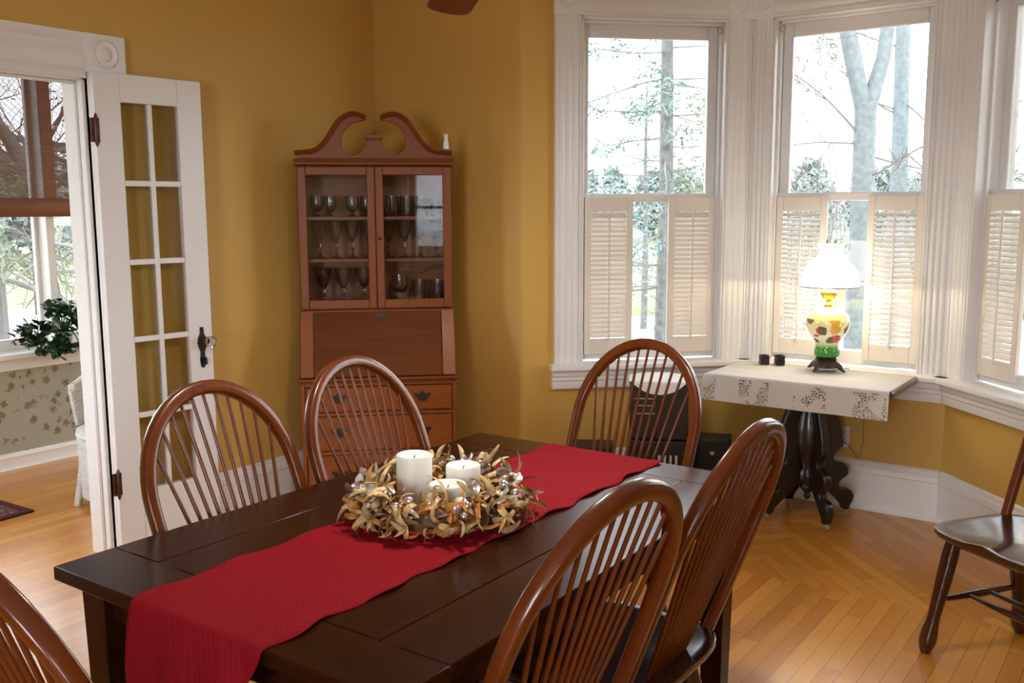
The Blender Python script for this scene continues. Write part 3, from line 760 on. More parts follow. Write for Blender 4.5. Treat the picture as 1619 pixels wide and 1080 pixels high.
def place(first, x, y, face, label):
    """face: compass-like angle (deg) the sitter looks at, measured from +Y clockwise"""
    rz = -math.radians(face)
    if first: ch.location = (x, y, 0); ch.rotation_euler = (0, 0, rz); ch['label'] = label; return ch
    return dup(ch, (x, y, 0), rz, label)
BO = .172
place(True, -1.995 + BO, 1.636, 86, 'Windsor chair with hooped spindle back standing in front of the white French door')
place(False, -1.985 + BO, 2.180, 87, 'Windsor chair with hooped spindle back in front of the secretary desk drawers')
place(False, -1.612 - BO * math.sin(math.radians(6)), 2.842 - BO * math.cos(math.radians(6)), 186, 'Windsor chair at the far table end, stereo seen through its spindles')
place(False, -.985 - BO, 1.450, -85.6, 'nearest Windsor chair on the table right side, window glare between its spindles')
place(False, -.980 - BO, 2.005, -90, 'Windsor chair on the right table side seen almost edge-on, beside the pedestal table')
place(False, -1.445, .82 + BO, 0, 'Windsor chair at the near table end, cut off in the lower left corner')
place(False, -.383, 3.458, 213, 'dark seated Windsor chair apart from the table at the right photo edge')
Cu = MB(); 
def cush(u, v):
    X = (u - .5) * 2; Y = (v - .5) * 2; k = (1 - X ** 4) * (1 - Y ** 4)
    return (X * .19 * (1 - .06 * Y * Y), Y * .185 * (1 - .06 * X * X), .022 + .024 * max(0, k) ** .45)
Cu.grid(cush, 20, 20); Cu.grid(lambda u, v: (cush(u, v)[0], cush(u, v)[1], .044 - cush(u, v)[2]), 20, 20)
o = Cu.build('seat_cushion', plain('red_cushion_cotton', (.22, .012, .022), .85, sheen=.3, bump=.1, bscale=300), smooth=60, loc=(-1.165, 1.450, .4685)); o.rotation_euler = (0, 0, math.radians(85))
tag(o, 'red cushion on the seat of the nearest chair right of the table', 'cushion')

# ------------------------------------------------------------------ secretary desk across the corner
sa = math.radians(42.94)
WX, WY = (math.cos(sa), math.sin(sa)), (-math.sin(sa), math.cos(sa))
SO = (XL + H2 * .845 - .033 * WX[0], YB - H2 * .845 - .033 * WX[1])
Sd = thing('secretary_desk', 'tall maple secretary desk with glazed bookcase top standing across the room corner', 'secretary desk', (SO[0], SO[1], 0), sa)
M_brass = plain('aged_brass', (.055, .045, .025), .5, metal=.7, var=.3, scale=60)
W2 = .3875
m = MB()
m.box(-W2, -W2 + .02, .004, .395, .09, .70); m.box(W2 - .02, W2, .004, .395, .09, .70); m.box(-W2 + .02, W2 - .02, .38, .395, .09, 1.045); m.box(-W2 + .02, W2 - .02, .004, .38, .09, .108)
for z in (.320, .520): m.box(-W2 + .02, W2 - .02, .004, .38, z, z + .018)
m.box(-W2 + .02, W2 - .02, .004, .38, .672, .70)
for sg in (-1, 1):   # sloping cheeks
    a, b = sorted((sg * W2, sg * (W2 - .02)))
    m.prism([(.004, .70), (.395, .70), (.395, 1.045), (.125, 1.045), (.115, 1.03)], lambda y, z, x: (x, y, z), a, b)
m.box(-W2 + .02, W2 - .02, .118, .38, 1.03, 1.045)
m.build('lower_case', M_oak, Sd, bevel=.003)
m = MB(); m.box(-W2 - .012, W2 + .012, -.018, .10, .700, .716); m.box(-W2 - .006, W2 + .006, -.010, .10, .690, .700); m.build('writing_ledge', M_redwood, Sd, bevel=.005)
m = MB(); m.box(-W2 - .008, W2 + .008, -.008, .395, .07, .09)
for x in (-W2 - .008, W2 - .092): m.prism([(x, .001), (x + .06 if x < 0 else x, .001), (x + .075 if x < 0 else x + .02, .04), (x + .1, .07), (x, .07)] if x < 0 else [(x + .04, .001), (x + .1, .001), (x + .1, .07), (x, .07), (x + .025, .04)], lambda a, b, c: (a, c, b), -.008, .02)
for x in (-W2, W2 - .06): m.box(x, x + .06, .33, .395, .001, .07)
m.build('bracket_base', M_redwood, Sd, bevel=.003)
# sloping fall front
ang = math.atan2(.329 - .0, .105)
def FF(x, t, c): # t up the slope, c outwards
    ux, uz = math.cos(ang), math.sin(ang)
    return (x, .008 + ux * t - uz * c, .7165 + uz * t + ux * c)
LL = .334
fo = bpy.data.objects.new('fall_front', None); COL.objects.link(fo); fo.parent = Sd
for xa, xb in ((-W2 + .004, -.322), (.322, W2 - .004)):
    m = MB(); m.box(xa, xb, 0, LL, 0, .018, lambda x, t, c: FF(x, t, c)); m.build('cleat', M_oakz, fo, bevel=.002)
m = MB(); m.box(-.321, .321, 0.0, LL, 0, .013, lambda x, t, c: FF(x, t, c)); m.build('panel', M_oakpanel, fo, bevel=.002)
m = MB(); kp = [(-.038, .006), (-.03, .014), (-.014, .012), (0, .02), (.014, .012), (.03, .014), (.038, .006), (.026, -.006), (.012, -.010), (0, -.02), (-.012, -.010), (-.026, -.006)]
m.prism(kp, lambda a, b, c: FF(a + .018, LL - .024 + b, c), .013, .016); m.build('keyhole_plate', M_brass, fo, smooth=0)
# drawers
def bail(parent, x, z, y):
    b = MB(); pts = [(-.046, .012), (-.034, .018), (-.026, .010), (-.012, .016), (-.006, .026), (0, .022), (.006, .026), (.012, .016), (.026, .010), (.034, .018), (.046, .012), (.036, -.002), (.024, -.012), (.012, -.016), (0, -.026), (-.012, -.016), (-.024, -.012), (-.036, -.002)]
    b.prism(pts, lambda a, c, d: (x + a, y - d, z + c), 0, .0025)
    for s in (-1, 1): b.tube([(x + s * .026, y - .002, z + .004), (x + s * .026, y - .014, z + .004)], .004, 8)
    b.tube([(x - .026, y - .013, z + .003), (x - .024, y - .016, z - .012), (x - .012, y - .018, z - .019), (x + .012, y - .018, z - .019), (x + .024, y - .016, z - .012), (x + .026, y - .013, z + .003)], .0028, 8)
    return b.build('bail_pull', M_brass, parent, smooth=40)
for (za, zb) in ((.541, .668), (.341, .517), (.112, .317)):
    m = MB(); m.box(-W2 + .023, W2 - .023, .003, .022, za, zb); m.box(-W2 + .029, W2 - .029, -.004, .003, za + .006, zb - .006)
    m.box(-W2 + .03, W2 - .03, .022, .33, za + .01, zb - .02)
    d = m.build('drawer', M_oak, Sd, bevel=.003)
    for x in (-.205, .215): bail(d, x, (za + zb) / 2 + .01, -.004)
# bookcase
U = .380; UB = .120; z0, z1 = 1.047, 1.765
m = MB(); m.box(-U, -U + .02, UB, .39, z0, z1); m.box(U - .02, U, UB, .39, z0, z1); m.box(-U + .02, U - .02, .378, .39, z0, z1); m.box(-U + .02, U - .02, UB, .378, z0, z0 + .02); m.box(-U + .02, U - .02, UB, .378, z1 - .02, z1)
m.build('bookcase_carcass', M_redwoodz, Sd, bevel=.002, seg=1)
ZS = [1.067, 1.301, 1.513]
for z in ZS[1:]:
    m = MB(); m.box(-U + .0205, U - .0205, UB + .03, .3775, z - .014, z); m.build('shelf', M_redwood, Sd)
for sg in (-1, 1):
    a, b = (-U, -.0015) if sg < 0 else (.0015, U)
    y0, y1 = UB - .021, UB - .001; so_ = .042; si = .038; br = .045; tr = .042
    sA, sB = (so_, si) if sg < 0 else (si, so_)
    m = MB(); m.box(a, a + sA, y0, y1, z0 + .006, z1 - .004); m.box(b - sB, b, y0, y1, z0 + .006, z1 - .004)
    m.box(a + sA, b - sB, y0, y1, z0 + .006, z0 + .006 + br); m.box(a + sA, b - sB, y0, y1, z1 - .004 - tr, z1 - .004)
    d = m.build('glazed_door', M_redwoodz, Sd, bevel=.004)
    g = MB(); g.box(a + sA - .004, b - sB + .004, y0 + .009, y0 + .012, z0 + br, z1 - tr); g.build('pane', M_cabpane, d, smooth=0)
    if sg > 0:
        g = MB(); g.lathe([(.004, 0), (.004, .010), (.008, .014), (.008, .020), (0, .023)], 12, fn=lambda x, y, z: (a + .017 + x, y0 - z, 1.405 + y)); g.build('knob', M_brass, d)
m = MB()
pf = [(.39, 1.765), (UB - .024, 1.765), (UB - .040, 1.772), (UB - .040, 1.778), (UB - .026, 1.790), (UB - .022, 1.80), (.39, 1.80)]
m.prism(pf, lambda y, z, x: (x, y, z), -U - .012, U + .012); m.build('cornice', M_redwood, Sd, smooth=30)
# broken swan-neck pediment
half = [(122, 262), (122, 240), (100, 238), (92, 235), (82, 227), (74, 217), (66, 204), (60, 195), (54, 188), (44, 181.5), (37, 179), (30, 178.5), (22, 180), (16, 182), (11, 186), (12, 190), (20, 191.5), (27, 194), (33, 195), (40, 200), (46, 207), (50, 214), (51.5, 223), (50.5, 231), (47, 238), (41, 243), (34, 246), (27, 244.5), (20, 240), (14.5, 233), (11, 226), (10, 219)]
def pz(p): return (p[0] / 325., 1.834 + (240 - p[1]) / 325.)
pol = [pz(p) for p in half]; full = pol + [(-x, z) for x, z in pol[::-1]]
full = [(x, max(z, 1.801)) for x, z in full]
m = MB(); m.prism(full, lambda x, z, y: (x, y, z), UB - .006, UB + .018)
m.build('pediment', M_redwood, Sd, bevel=.002, seg=1)
m = MB()
for sg in (-1, 1):
    crv = [(sg * (x + (.012 if i == 0 else 0)), z) for i, (x, z) in enumerate(pol[1:15])]
    prf = [(-.002, .018), (-.028, .018), (-.030, .012), (-.022, .006), (-.016, -.002), (-.010, -.012), (-.002, -.014)]
    vs = []; npf = len(prf)
    for i, (x, z) in enumerate(crv):
        p0 = crv[max(i - 1, 0)]; p1 = crv[min(i + 1, len(crv) - 1)]
        tx, tz = p1[0] - p0[0], p1[1] - p0[1]; l = math.hypot(tx, tz); nx, nz = (tz / l, -tx / l)
        nx, nz = nx * sg, nz * sg
        for (c, h) in prf: vs.append((x + nx * (h * .75 - .008), UB - .004 + c, z + nz * (h * .75 - .008)))
    fs = [(i * npf + k, i * npf + (k + 1) % npf, (i + 1) * npf + (k + 1) % npf, (i + 1) * npf + k) for i in range(len(crv) - 1) for k in range(npf)]
    fs += [tuple(range(npf)), tuple((len(crv) - 1) * npf + k for k in range(npf))]
    m.add(vs, fs)
m.build('swan_neck_moulding', M_redwood, Sd, smooth=50)
m = MB(); zc = pz((0, 219))[1]; m.box(-.040, .040, UB - .028, UB + .028, zc, zc + .018); m.box(-.036, .036, UB - .022, UB + .024, zc - .008, zc)
m.lathe([(.008, 0), (.006, .006), (.003, .012), (.0025, .030), (0, .032)], 10, (0.004, UB, zc + .018)); m.build('finial_block', M_redwood, Sd, bevel=.002, seg=1)

def sec(x, y, z): return (SO[0] + WX[0] * x + WY[0] * y, SO[1] + WX[1] * x + WY[1] * y, z)
# glassware on the shelves
def glass_mat():
    m, t, p, o = nt('cut_crystal'); t.nodes.remove(p)
    g = N(t, 'ShaderNodeBsdfGlass', Roughness=.0, IOR=1.5); g.inputs['Color'].default_value = (.86, .88, .90, 1)
    tr = N(t, 'ShaderNodeBsdfTransparent'); tr.inputs['Color'].default_value = (.9, .9, .9, 1)
    mx = N(t, 'ShaderNodeMixShader'); mx.inputs[0].default_value = .15; L(t, g, 0, mx, 1); L(t, tr, 0, mx, 2); L(t, mx, 0, o, 'Surface'); return m
M_glass = glass_mat()
def goblet(kind, h, r):
    T = thing('goblet' if kind != 'tumbler' else 'tumbler', '', 'glass', group='crystal glasses in the secretary')
    n = 16
    if kind == 'tumbler':
        w = lambda a, z: 1 + (.05 * math.cos(8 * a) if .004 < z < h * .5 else 0)
        m = MB(); m.lathe([(r * .82, .0005), (r * .86, .006), (r * .92, h * .5), (r * .97, h * .55), (r, h), (r * .93, h), (r * .86, h * .55), (r * .78, .012), (0, .012)], n * 2, wob=w); m.build('bowl', M_glass, T, smooth=20)
    else:
        sf = .45 if kind == 'tall' else .32 if kind == 'stem' else .22
        zb = h * sf
        m = MB(); m.lathe([(0, .0005), (r * .78, .0005), (r * .80, .003), (r * .3, .010), (.007, .018), (.0055, zb * .45), (.011, zb * .55), (.0055, zb * .66), (.0065, zb - .004), (.012, zb)], n); m.build('stem', M_glass, T, smooth=30)
        w = lambda a, z: 1 + (.045 * math.cos(8 * a) if z < zb + (h - zb) * .55 else 0)
        if kind == 'tall': prof = [(.010, zb), (r * .42, zb + (h - zb) * .14), (r * .70, zb + (h - zb) * .42), (r * .9, zb + (h - zb) * .75), (r, h), (r * .94, h), (r * .84, zb + (h - zb) * .75), (r * .62, zb + (h - zb) * .42), (r * .34, zb + (h - zb) * .18), (0, zb + (h - zb) * .12)]
        else: prof = [(.010, zb), (r * .7, zb + (h - zb) * .12), (r * .97, zb + (h - zb) * .4), (r, zb + (h - zb) * .7), (r * .94, h), (r * .89, h), (r * .93, zb + (h - zb) * .7), (r * .9, zb + (h - zb) * .42), (r * .6, zb + (h - zb) * .17), (0, zb + (h - zb) * .12)]
        m = MB(); m.lathe(prof, n * 2, wob=w); m.build('bowl', M_glass, T, smooth=20)
    return T
protos = {}
SIDE = ('left', 'right'); SHN = {0: 'bottom shelf', 1: 'middle shelf', 2: 'top shelf'}
ORD = ['first', 'second', 'third', 'fourth']
rows = [  # side, shelf, kind, height, radius, x positions, depth
    (0, 2, 'short', .105, .034, (-.295, -.228, -.118, -.046), .22),
    (0, 1, 'tall', .192, .040, (-.285, -.203, -.121, -.039), .22),
    (0, 0, 'tall', .185, .044, (-.272, -.172, -.068), .22),
    (1, 2, 'tumbler', .105, .036, (.085, .160, .235, .310), .23),
    (1, 1, 'tall', .192, .040, (.062, .145, .228, .311), .22),
    (1, 0, 'stem', .150, .043, (.115,), .21),
    (1, 0, 'tumbler', .120, .040, (.215, .305), .20),
]
for (sd, sh, kd, h, r, xs, dep) in rows:
    for i, x in enumerate(xs):
        nm = {'short': 'short stemmed crystal goblet', 'tall': 'tall cut crystal goblet', 'stem': 'round bowled crystal goblet', 'tumbler': 'cut crystal tumbler'}[kd]
        lab = '%s behind the %s glazed door, %s, %s from the left' % (nm, SIDE[sd], SHN[sh], ORD[i])
        if kd == 'stem': lab = 'round bowled crystal goblet beside the tumblers on the bottom shelf, right door'
        key = (kd, h, r); loc = sec(x, dep + R.uniform(-.012, .012), ZS[sh] + .0008)
        if key not in protos:
            T = goblet(kd, h, r); T.location = loc; T['label'] = lab; protos[key] = T
        else: dup(protos[key], loc, R.uniform(0, 3), lab)
# on top of the desk
m = MB(); m.box(-.016, .016, -.012, .012, 0, .016); o = m.build('wooden_block', M_redwood, None, bevel=.002, loc=sec(.081, UB + .006, pz((27, 244.5))[1] + .0095)); o.location.z = pz((34, 246))[1] + .004; o.rotation_euler = (0, 0, sa)
tag(o, 'tiny reddish wooden block on the pediment right of the finial', 'block')
Fg = thing('white_figurine', 'small white porcelain cat figurine on the right end of the pediment', 'figurine', sec(.358, UB - .018, 1.847), sa)
m = MB(); m.lathe([(.0, 0), (.014, 0), (.015, .010), (.013, .028), (.010, .042), (.0085, .048), (.011, .056), (.0105, .064), (.006, .070), (0, .072)], 14)
for s in (-1, 1):
    m.lathe([(.0045, .064), (.003, .074), (0, .082)], 8, (s * .007, 0, 0)); m.lathe([(.005, 0), (.0055, .02), (.004, .034)], 8, (s * .008, -.009, 0))
m.build('body', plain('white_porcelain', (.78, .77, .74), .25), Fg, smooth=50)

# ------------------------------------------------------------------ pedestal table with lace cloth, lamp, holders
PC = (-1.505, 4.632); PTZ = .731
Pt = thing('pedestal_table', 'Victorian pedestal table with dark scroll-cut legs under a lace cloth', 'table', (PC[0], PC[1], 0))
m = MB(); hx, hy = .445, .245; top = []
for (sx, sy) in ((1, 1), (-1, 1), (-1, -1), (1, -1)):
    a0 = {(1, 1): 0, (-1, 1): 90, (-1, -1): 180, (1, -1): 270}[(sx, sy)]
    for k in range(5):
        a = math.radians(a0 + 90 * k / 4); top.append((sx * (hx - .03) + .03 * math.cos(a), sy * (hy - .03) + .03 * math.sin(a)))
m.prism(top, lambda a, b, c: (a, b, c), PTZ - .032, PTZ); m.build('tabletop', M_walnut, Pt, bevel=.009, seg=3)
m = MB(); m.box(-.33, .33, -.15, .15, PTZ - .060, PTZ - .033); m.build('under_frame', M_ebony, Pt)
m = MB(); m.lathe([(.055, .185), (.065, .20), (.06, .24), (.045, .27), (.07, .33), (.088, .40), (.08, .48), (.055, .56), (.05, .60), (.085, .64), (.10, .67)], 12)
m.lathe([(.0, .092), (.012, .10), (.020, .115), (.012, .128), (.028, .145), (.042, .165), (.034, .185), (.055, .19)], 16)
m.build('column', M_ebony, Pt, smooth=50)
prof = [(.03, .655), (.112, .655), (.115, .60), (.128, .55), (.150, .49), (.168, .43), (.174, .385), (.176, .365), (.160, .352), (.140, .335), (.128, .318), (.128, .300), (.142, .287), (.165, .284), (.188, .276), (.205, .256), (.210, .230), (.200, .210), (.183, .200), (.166, .185), (.160, .168), (.168, .150), (.190, .146), (.212, .145), (.232, .130), (.244, .105), (.238, .080), (.226, .060), (.222, .040), (.204, .032), (.188, .040), (.180, .062), (.160, .085), (.135, .108), (.110, .132), (.085, .160), (.060, .190), (.045, .25), (.055, .30), (.062, .36), (.05, .42), (.03, .50)]
for k in range(4):
    a = PI / 4 + k * PI / 2; ca, sa2 = math.cos(a), math.sin(a)
    m = MB(); m.prism(prof, lambda r, z, c: (r * ca - c * sa2, r * sa2 + c * ca, z), -.021, .021)
    lg = m.build('leg', M_ebony, Pt, bevel=.006, smooth=45)
    m = MB(); cx, cy = .212 * ca, .212 * sa2; m.lathe([(.010, .018), (.010, .034)], 8, (cx, cy, 0)); m.tube([(cx - .007 * sa2, cy + .007 * ca, .0145), (cx + .007 * sa2, cy - .007 * ca, .0145)], .0135, 14)
    m.build('caster', plain('brass_caster', (.45, .38, .28), .35, metal=.7), lg, smooth=40)
def lace_mat():
    m, t, p, o = nt('white_lace_linen'); tc = N(t, 'ShaderNodeTexCoord'); sp = N(t, 'ShaderNodeSeparateXYZ'); L(t, tc, 'Object', sp, 0)
    v = N(t, 'ShaderNodeTexVoronoi', Scale=80, feature='DISTANCE_TO_EDGE'); L(t, tc, 'Object', v, 'Vector')
    n = N(t, 'ShaderNodeTexNoise', Scale=11, Detail=1); L(t, tc, 'Object', n, 'Vector')
    h1 = N(t, 'ShaderNodeMath', operation='GREATER_THAN'); h1.inputs[1].default_value = .13; L(t, v, 'Distance', h1, 0)
    h2 = N(t, 'ShaderNodeMath', operation='GREATER_THAN'); h2.inputs[1].default_value = .50; L(t, n, 'Fac', h2, 0)
    # lace bands only near the two front corners, the middle of the drop and along the hem
    w = N(t, 'ShaderNodeTexWave', Scale=1.15, Distortion=0); w.bands_direction = 'X'; w.inputs['Phase Offset'].default_value = 1.35; L(t, tc, 'Object', w, 'Vector')
    h3 = N(t, 'ShaderNodeMath', operation='GREATER_THAN'); h3.inputs[1].default_value = .42; L(t, w, 'Fac', h3, 0)
    zz = N(t, 'ShaderNodeMath', operation='LESS_THAN'); zz.inputs[1].default_value = -.012; L(t, sp, 'Z', zz, 0)
    a = N(t, 'ShaderNodeMath', operation='MULTIPLY'); L(t, h1, 0, a, 0); L(t, h2, 0, a, 1)
    b = N(t, 'ShaderNodeMath', operation='MULTIPLY'); L(t, a, 0, b, 0); L(t, h3, 0, b, 1)
    c0 = N(t, 'ShaderNodeMath', operation='MULTIPLY'); L(t, b, 0, c0, 0); L(t, zz, 0, c0, 1)
    c = N(t, 'ShaderNodeMath', operation='MULTIPLY'); L(t, c0, 0, c, 0); c.inputs[1].default_value = .72
    p.inputs['Base Color'].default_value = (.74, .71, .68, 1); p.inputs['Roughness'].default_value = .85
    tr = N(t, 'ShaderNodeBsdfTransparent'); tl = N(t, 'ShaderNodeBsdfTranslucent'); tl.inputs['Color'].default_value = (.7, .67, .63, 1)
    m1 = N(t, 'ShaderNodeMixShader'); m1.inputs[0].default_value = .2; t.links.new(p.outputs[0], m1.inputs[1]); L(t, tl, 0, m1, 2)
    mx = N(t, 'ShaderNodeMixShader'); L(t, c, 0, mx, 0); L(t, m1, 0, mx, 1); L(t, tr, 0, mx, 2); L(t, mx, 0, o, 'Surface')
    vb = N(t, 'ShaderNodeTexVoronoi', Scale=38); L(t, tc, 'Object', vb, 'Vector')
    bp = N(t, 'ShaderNodeBump', Strength=.25, Distance=.004); L(t, vb, 'Distance', bp, 'Height'); L(t, bp, 'Normal', p, 'Normal')
    return m
def cloth_pt(u, v):
    # u: left to right with a drop on the left end, v: back to front with a drop in front
    X = -hx - .09 + u * (2 * hx + .09 - .012); Yb = hy - .03; Y = Yb - v * (2 * hy - .03 + .142)
    z = .0022; r = .012
    ox = max(0, -(X + hx)); oy = max(0, -(Y + hy))
    x = max(X, -hx); y = max(Y, -hy)
    flare = .10
    if oy > 0:
        a = min(oy / r, PI / 2); y = -hy - r * math.sin(a) - max(0, oy - r * PI / 2) * flare - .002 - .004 * math.sin(X * 22) * min(1, oy / .06); z -= r * (1 - math.cos(a)) + max(0, oy - r * PI / 2) * .97
    if ox > 0:
        a = min(ox / r, PI / 2); x = -hx - r * math.sin(a) - max(0, ox - r * PI / 2) * .12 - .002; z -= r * (1 - math.cos(a)) + max(0, ox - r * PI / 2) * .97
        if oy > 0: x -= min(ox, oy) * .18; y -= min(ox, oy) * .35
    z += .004 * max(0, math.sin(Y * 30 + X * 5)) * (1 if X < -hx + .2 and oy == 0 and ox == 0 else 0)
    return (x, y, z)
Cl = MB().grid(cloth_pt, 110, 84).build('lace_tablecloth', lace_mat(), smooth=80, fix=False, loc=(PC[0], PC[1], PTZ))
tag(Cl, 'white lace tablecloth hanging over the front of the pedestal table', 'tablecloth')
LZ = PTZ + .0048
Lp = thing('parlor_lamp', 'lit glass parlor lamp with white dome shade and painted floral base', 'lamp', (-1.479, 4.768, LZ))
M_mb = plain('dark_cast_metal', (.09, .07, .05), .4, metal=.75, var=.4, scale=50, bump=.4, bscale=70)
m = MB(); m.lathe([(.062, .018), (.070, .024), (.066, .040), (.050, .052), (.056, .062), (.046, .070), (0, .072)], 28)
for k in range(4):
    a = PI / 4 + k * PI / 2 + .5; c, s = math.cos(a), math.sin(a)
    m.tube([(.045 * c, .045 * s, .04), (.075 * c, .075 * s, .028), (.098 * c, .098 * s, .008), (.106 * c, .106 * s, .007)], [.018, .014, .007, .006], 8)
m.build('cast_foot', M_mb, Lp, smooth=50)
def vase_mat():
    m, t, p, o = nt('painted_opal_glass'); tc = N(t, 'ShaderNodeTexCoord'); sp = N(t, 'ShaderNodeSeparateXYZ'); L(t, tc, 'Object', sp, 0)
    mr = N(t, 'ShaderNodeMapRange'); mr.inputs['From Min'].default_value = .07; mr.inputs['From Max'].default_value = .32; L(t, sp, 'Z', mr, 'Value')
    r = ramp(t, [(.0, (.04, .16, .025)), (.20, (.05, .22, .03)), (.27, (.45, .52, .22)), (.38, (.72, .68, .48)), (.70, (.75, .62, .30)), (.95, (.55, .66, .16))]); L(t, mr, 0, r, 'Fac')
    nz = N(t, 'ShaderNodeTexNoise', Scale=45, Detail=2); L(t, tc, 'Object', nz, 'Vector')
    va = N(t, 'ShaderNodeVectorMath', operation='MULTIPLY_ADD'); va.inputs[1].default_value = (.035, .035, .035); L(t, nz, 'Color', va, 0); L(t, tc, 'Object', va, 2)
    v = N(t, 'ShaderNodeTexVoronoi', Scale=17, Randomness=1); L(t, va, 0, v, 'Vector')
    w = N(t, 'ShaderNodeTexWhiteNoise', noise_dimensions='3D'); L(t, v, 'Position', w, 'Vector')
    rc = ramp(t, [(.0, (.50, .05, .07)), (.30, (.10, .10, .03)), (.55, (.62, .36, .05)), (.8, (.16, .09, .05))]); rc.color_ramp.interpolation = 'CONSTANT'; L(t, w, 'Value', rc, 'Fac')
    lt = N(t, 'ShaderNodeMath', operation='LESS_THAN'); lt.inputs[1].default_value = .46; L(t, v, 'Distance', lt, 0)
    g1 = N(t, 'ShaderNodeMath', operation='GREATER_THAN'); g1.inputs[1].default_value = .145; L(t, sp, 'Z', g1, 0)
    g2 = N(t, 'ShaderNodeMath', operation='LESS_THAN'); g2.inputs[1].default_value = .265; L(t, sp, 'Z', g2, 0)
    a = N(t, 'ShaderNodeMath', operation='MULTIPLY'); L(t, lt, 0, a, 0); L(t, g1, 0, a, 1)
    b = N(t, 'ShaderNodeMath', operation='MULTIPLY'); L(t, a, 0, b, 0); L(t, g2, 0, b, 1)
    mx = N(t, 'ShaderNodeMix', data_type='RGBA'); L(t, b, 0, mx, 0); L(t, r, 'Color', mx, 6); L(t, rc, 'Color', mx, 7); L(t, mx, 2, p, 'Base Color')
    p.inputs['Roughness'].default_value = .15; p.inputs['Coat Weight'].default_value = .4
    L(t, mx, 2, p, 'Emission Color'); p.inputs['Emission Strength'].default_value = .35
    return m
m = MB(); m.lathe([(.050, .072), (.060, .076), (.064, .092), (.060, .112), (.054, .126), (.058, .146), (.076, .172), (.096, .202), (.105, .232), (.104, .258), (.094, .284), (.070, .306), (.040, .318), (.030, .322), (0, .323)], 40); m.build('painted_font', vase_mat(), Lp, smooth=60)
M_gold = plain('polished_brass', (.72, .45, .10), .25, metal=.9)
m = MB(); m.lathe([(.022, .322), (.022, .332), (.014, .338), (.012, .352), (.026, .362), (.042, .382), (.046, .396), (.034, .400), (.030, .412), (.0, .414)], 28); m.build('burner', M_gold, Lp, smooth=50)
m = MB()
m.tube([(.105 * math.cos(a), .105 * math.sin(a), .428) for a in [k * PI / 16 for k in range(32)]], .003, 6, closed=True)
for k in range(3):
    a = k * 2 * PI / 3 + .4; c, s = math.cos(a), math.sin(a); m.tube([(.036 * c, .036 * s, .385), (.06 * c, .06 * s, .378), (.075 * c, .075 * s, .40), (.105 * c, .105 * s, .428)], .0026, 6)
m.build('shade_holder', M_gold, Lp)
m = MB(); m.lathe([(.020, .414), (.030, .44), (.034, .47), (.028, .52), (.024, .60), (.025, .655), (.0235, .655), (.0225, .60), (.0265, .52), (.0325, .47), (.0285, .44), (.0185, .414)], 24); m.build('glass_chimney', M_pane, Lp, smooth=60)
def shade_mat():
    m, t, p, o = nt('opal_glass_shade'); p.inputs['Base Color'].default_value = (.9, .88, .84, 1); p.inputs['Roughness'].default_value = .2
    p.inputs['Emission Color'].default_value = (1, .86, .64, 1); p.inputs['Emission Strength'].default_value = 4.5; return m
m = MB(); m.lathe([(.142, .425), (.1425, .432), (.141, .450), (.136, .480), (.124, .510), (.104, .536), (.080, .556), (.062, .572), (.055, .590), (.054, .606), (.060, .622), (.068, .634), (.064, .634), (.051, .606), (.052, .590), (.059, .574), (.078, .552), (.101, .532), (.120, .507), (.132, .478), (.137, .450), (.138, .425)], 48, wob=lambda a, z: 1 + (.025 * math.cos(12 * a) * max(0, (z - .606) / .028)))
m.build('dome_shade', shade_mat(), Lp, smooth=60)
m = MB(); m.tube([(.142 * math.cos(a), .142 * math.sin(a), .4245) for a in [k * PI / 24 for k in range(48)]], .0028, 6, closed=True); m.build('shade_rim', plain('rim_metal', (.16, .09, .05), .35, metal=.8), Lp)
for (x, y, lab) in ((-1.801, 4.763, 'small black cube candle holder on the lace cloth, the one farther from the lamp'), (-1.732, 4.800, 'small black cube candle holder on the lace cloth, the one nearer the lamp')):
    T = thing('candle_holder', lab, 'candle holder', (x, y, PTZ + .0072), math.radians(36), 'black candle holders on the pedestal table')
    m = MB(); q = .0225
    m.box(-q, q, -q, q, 0, .030); m.box(-q, -q + .005, -q, q, .030, .050); m.box(q - .005, q, -q, q, .030, .050); m.box(-q + .005, q - .005, -q, -q + .005, .030, .050); m.box(-q + .005, q - .005, q - .005, q, .030, .050)
    m.build('cube', plain('black_brown_lacquer', (.012, .008, .007), .4), T, bevel=.0015, seg=1)

# outlet and lamp cord on the centre bay wall
Ou = thing('wall_outlet', 'white electrical outlet on the bay wall behind the pedestal table', 'outlet', F2(.545, -.0195, .365))
m = MB(); m.box(-.035, .035, -.006, 0, -.057, .057); m.build('cover_plate', M_white, Ou, bevel=.004)
m = MB()
for z in (-.024, .024): m.box(-.016, .016, -.009, -.006, z - .014, z + .014)
m.build('socket', plain('white_socket', (.6, .6, .58), .4), Ou, bevel=.003)
m = MB(); a = Vector((-1.44, 4.80, PTZ + .006)); m.tube([(-1.44, 4.80, PTZ + .0075), (-1.40, 4.868, PTZ + .0075), (-1.392, 4.886, PTZ - .01), (-1.36, 4.90, .60), (-1.325, 4.915, .50), (-1.32, 4.91, .36), (-1.335, 4.90, .27), (-1.400, 4.918, .335), (-1.436, 4.9405, .343)], .0024, 6)
tag(m.build('lamp_cord', plain('gold_lamp_cord', (.30, .22, .10), .5)), 'thin gold lamp cord running from the pedestal table down to the outlet', 'cord')

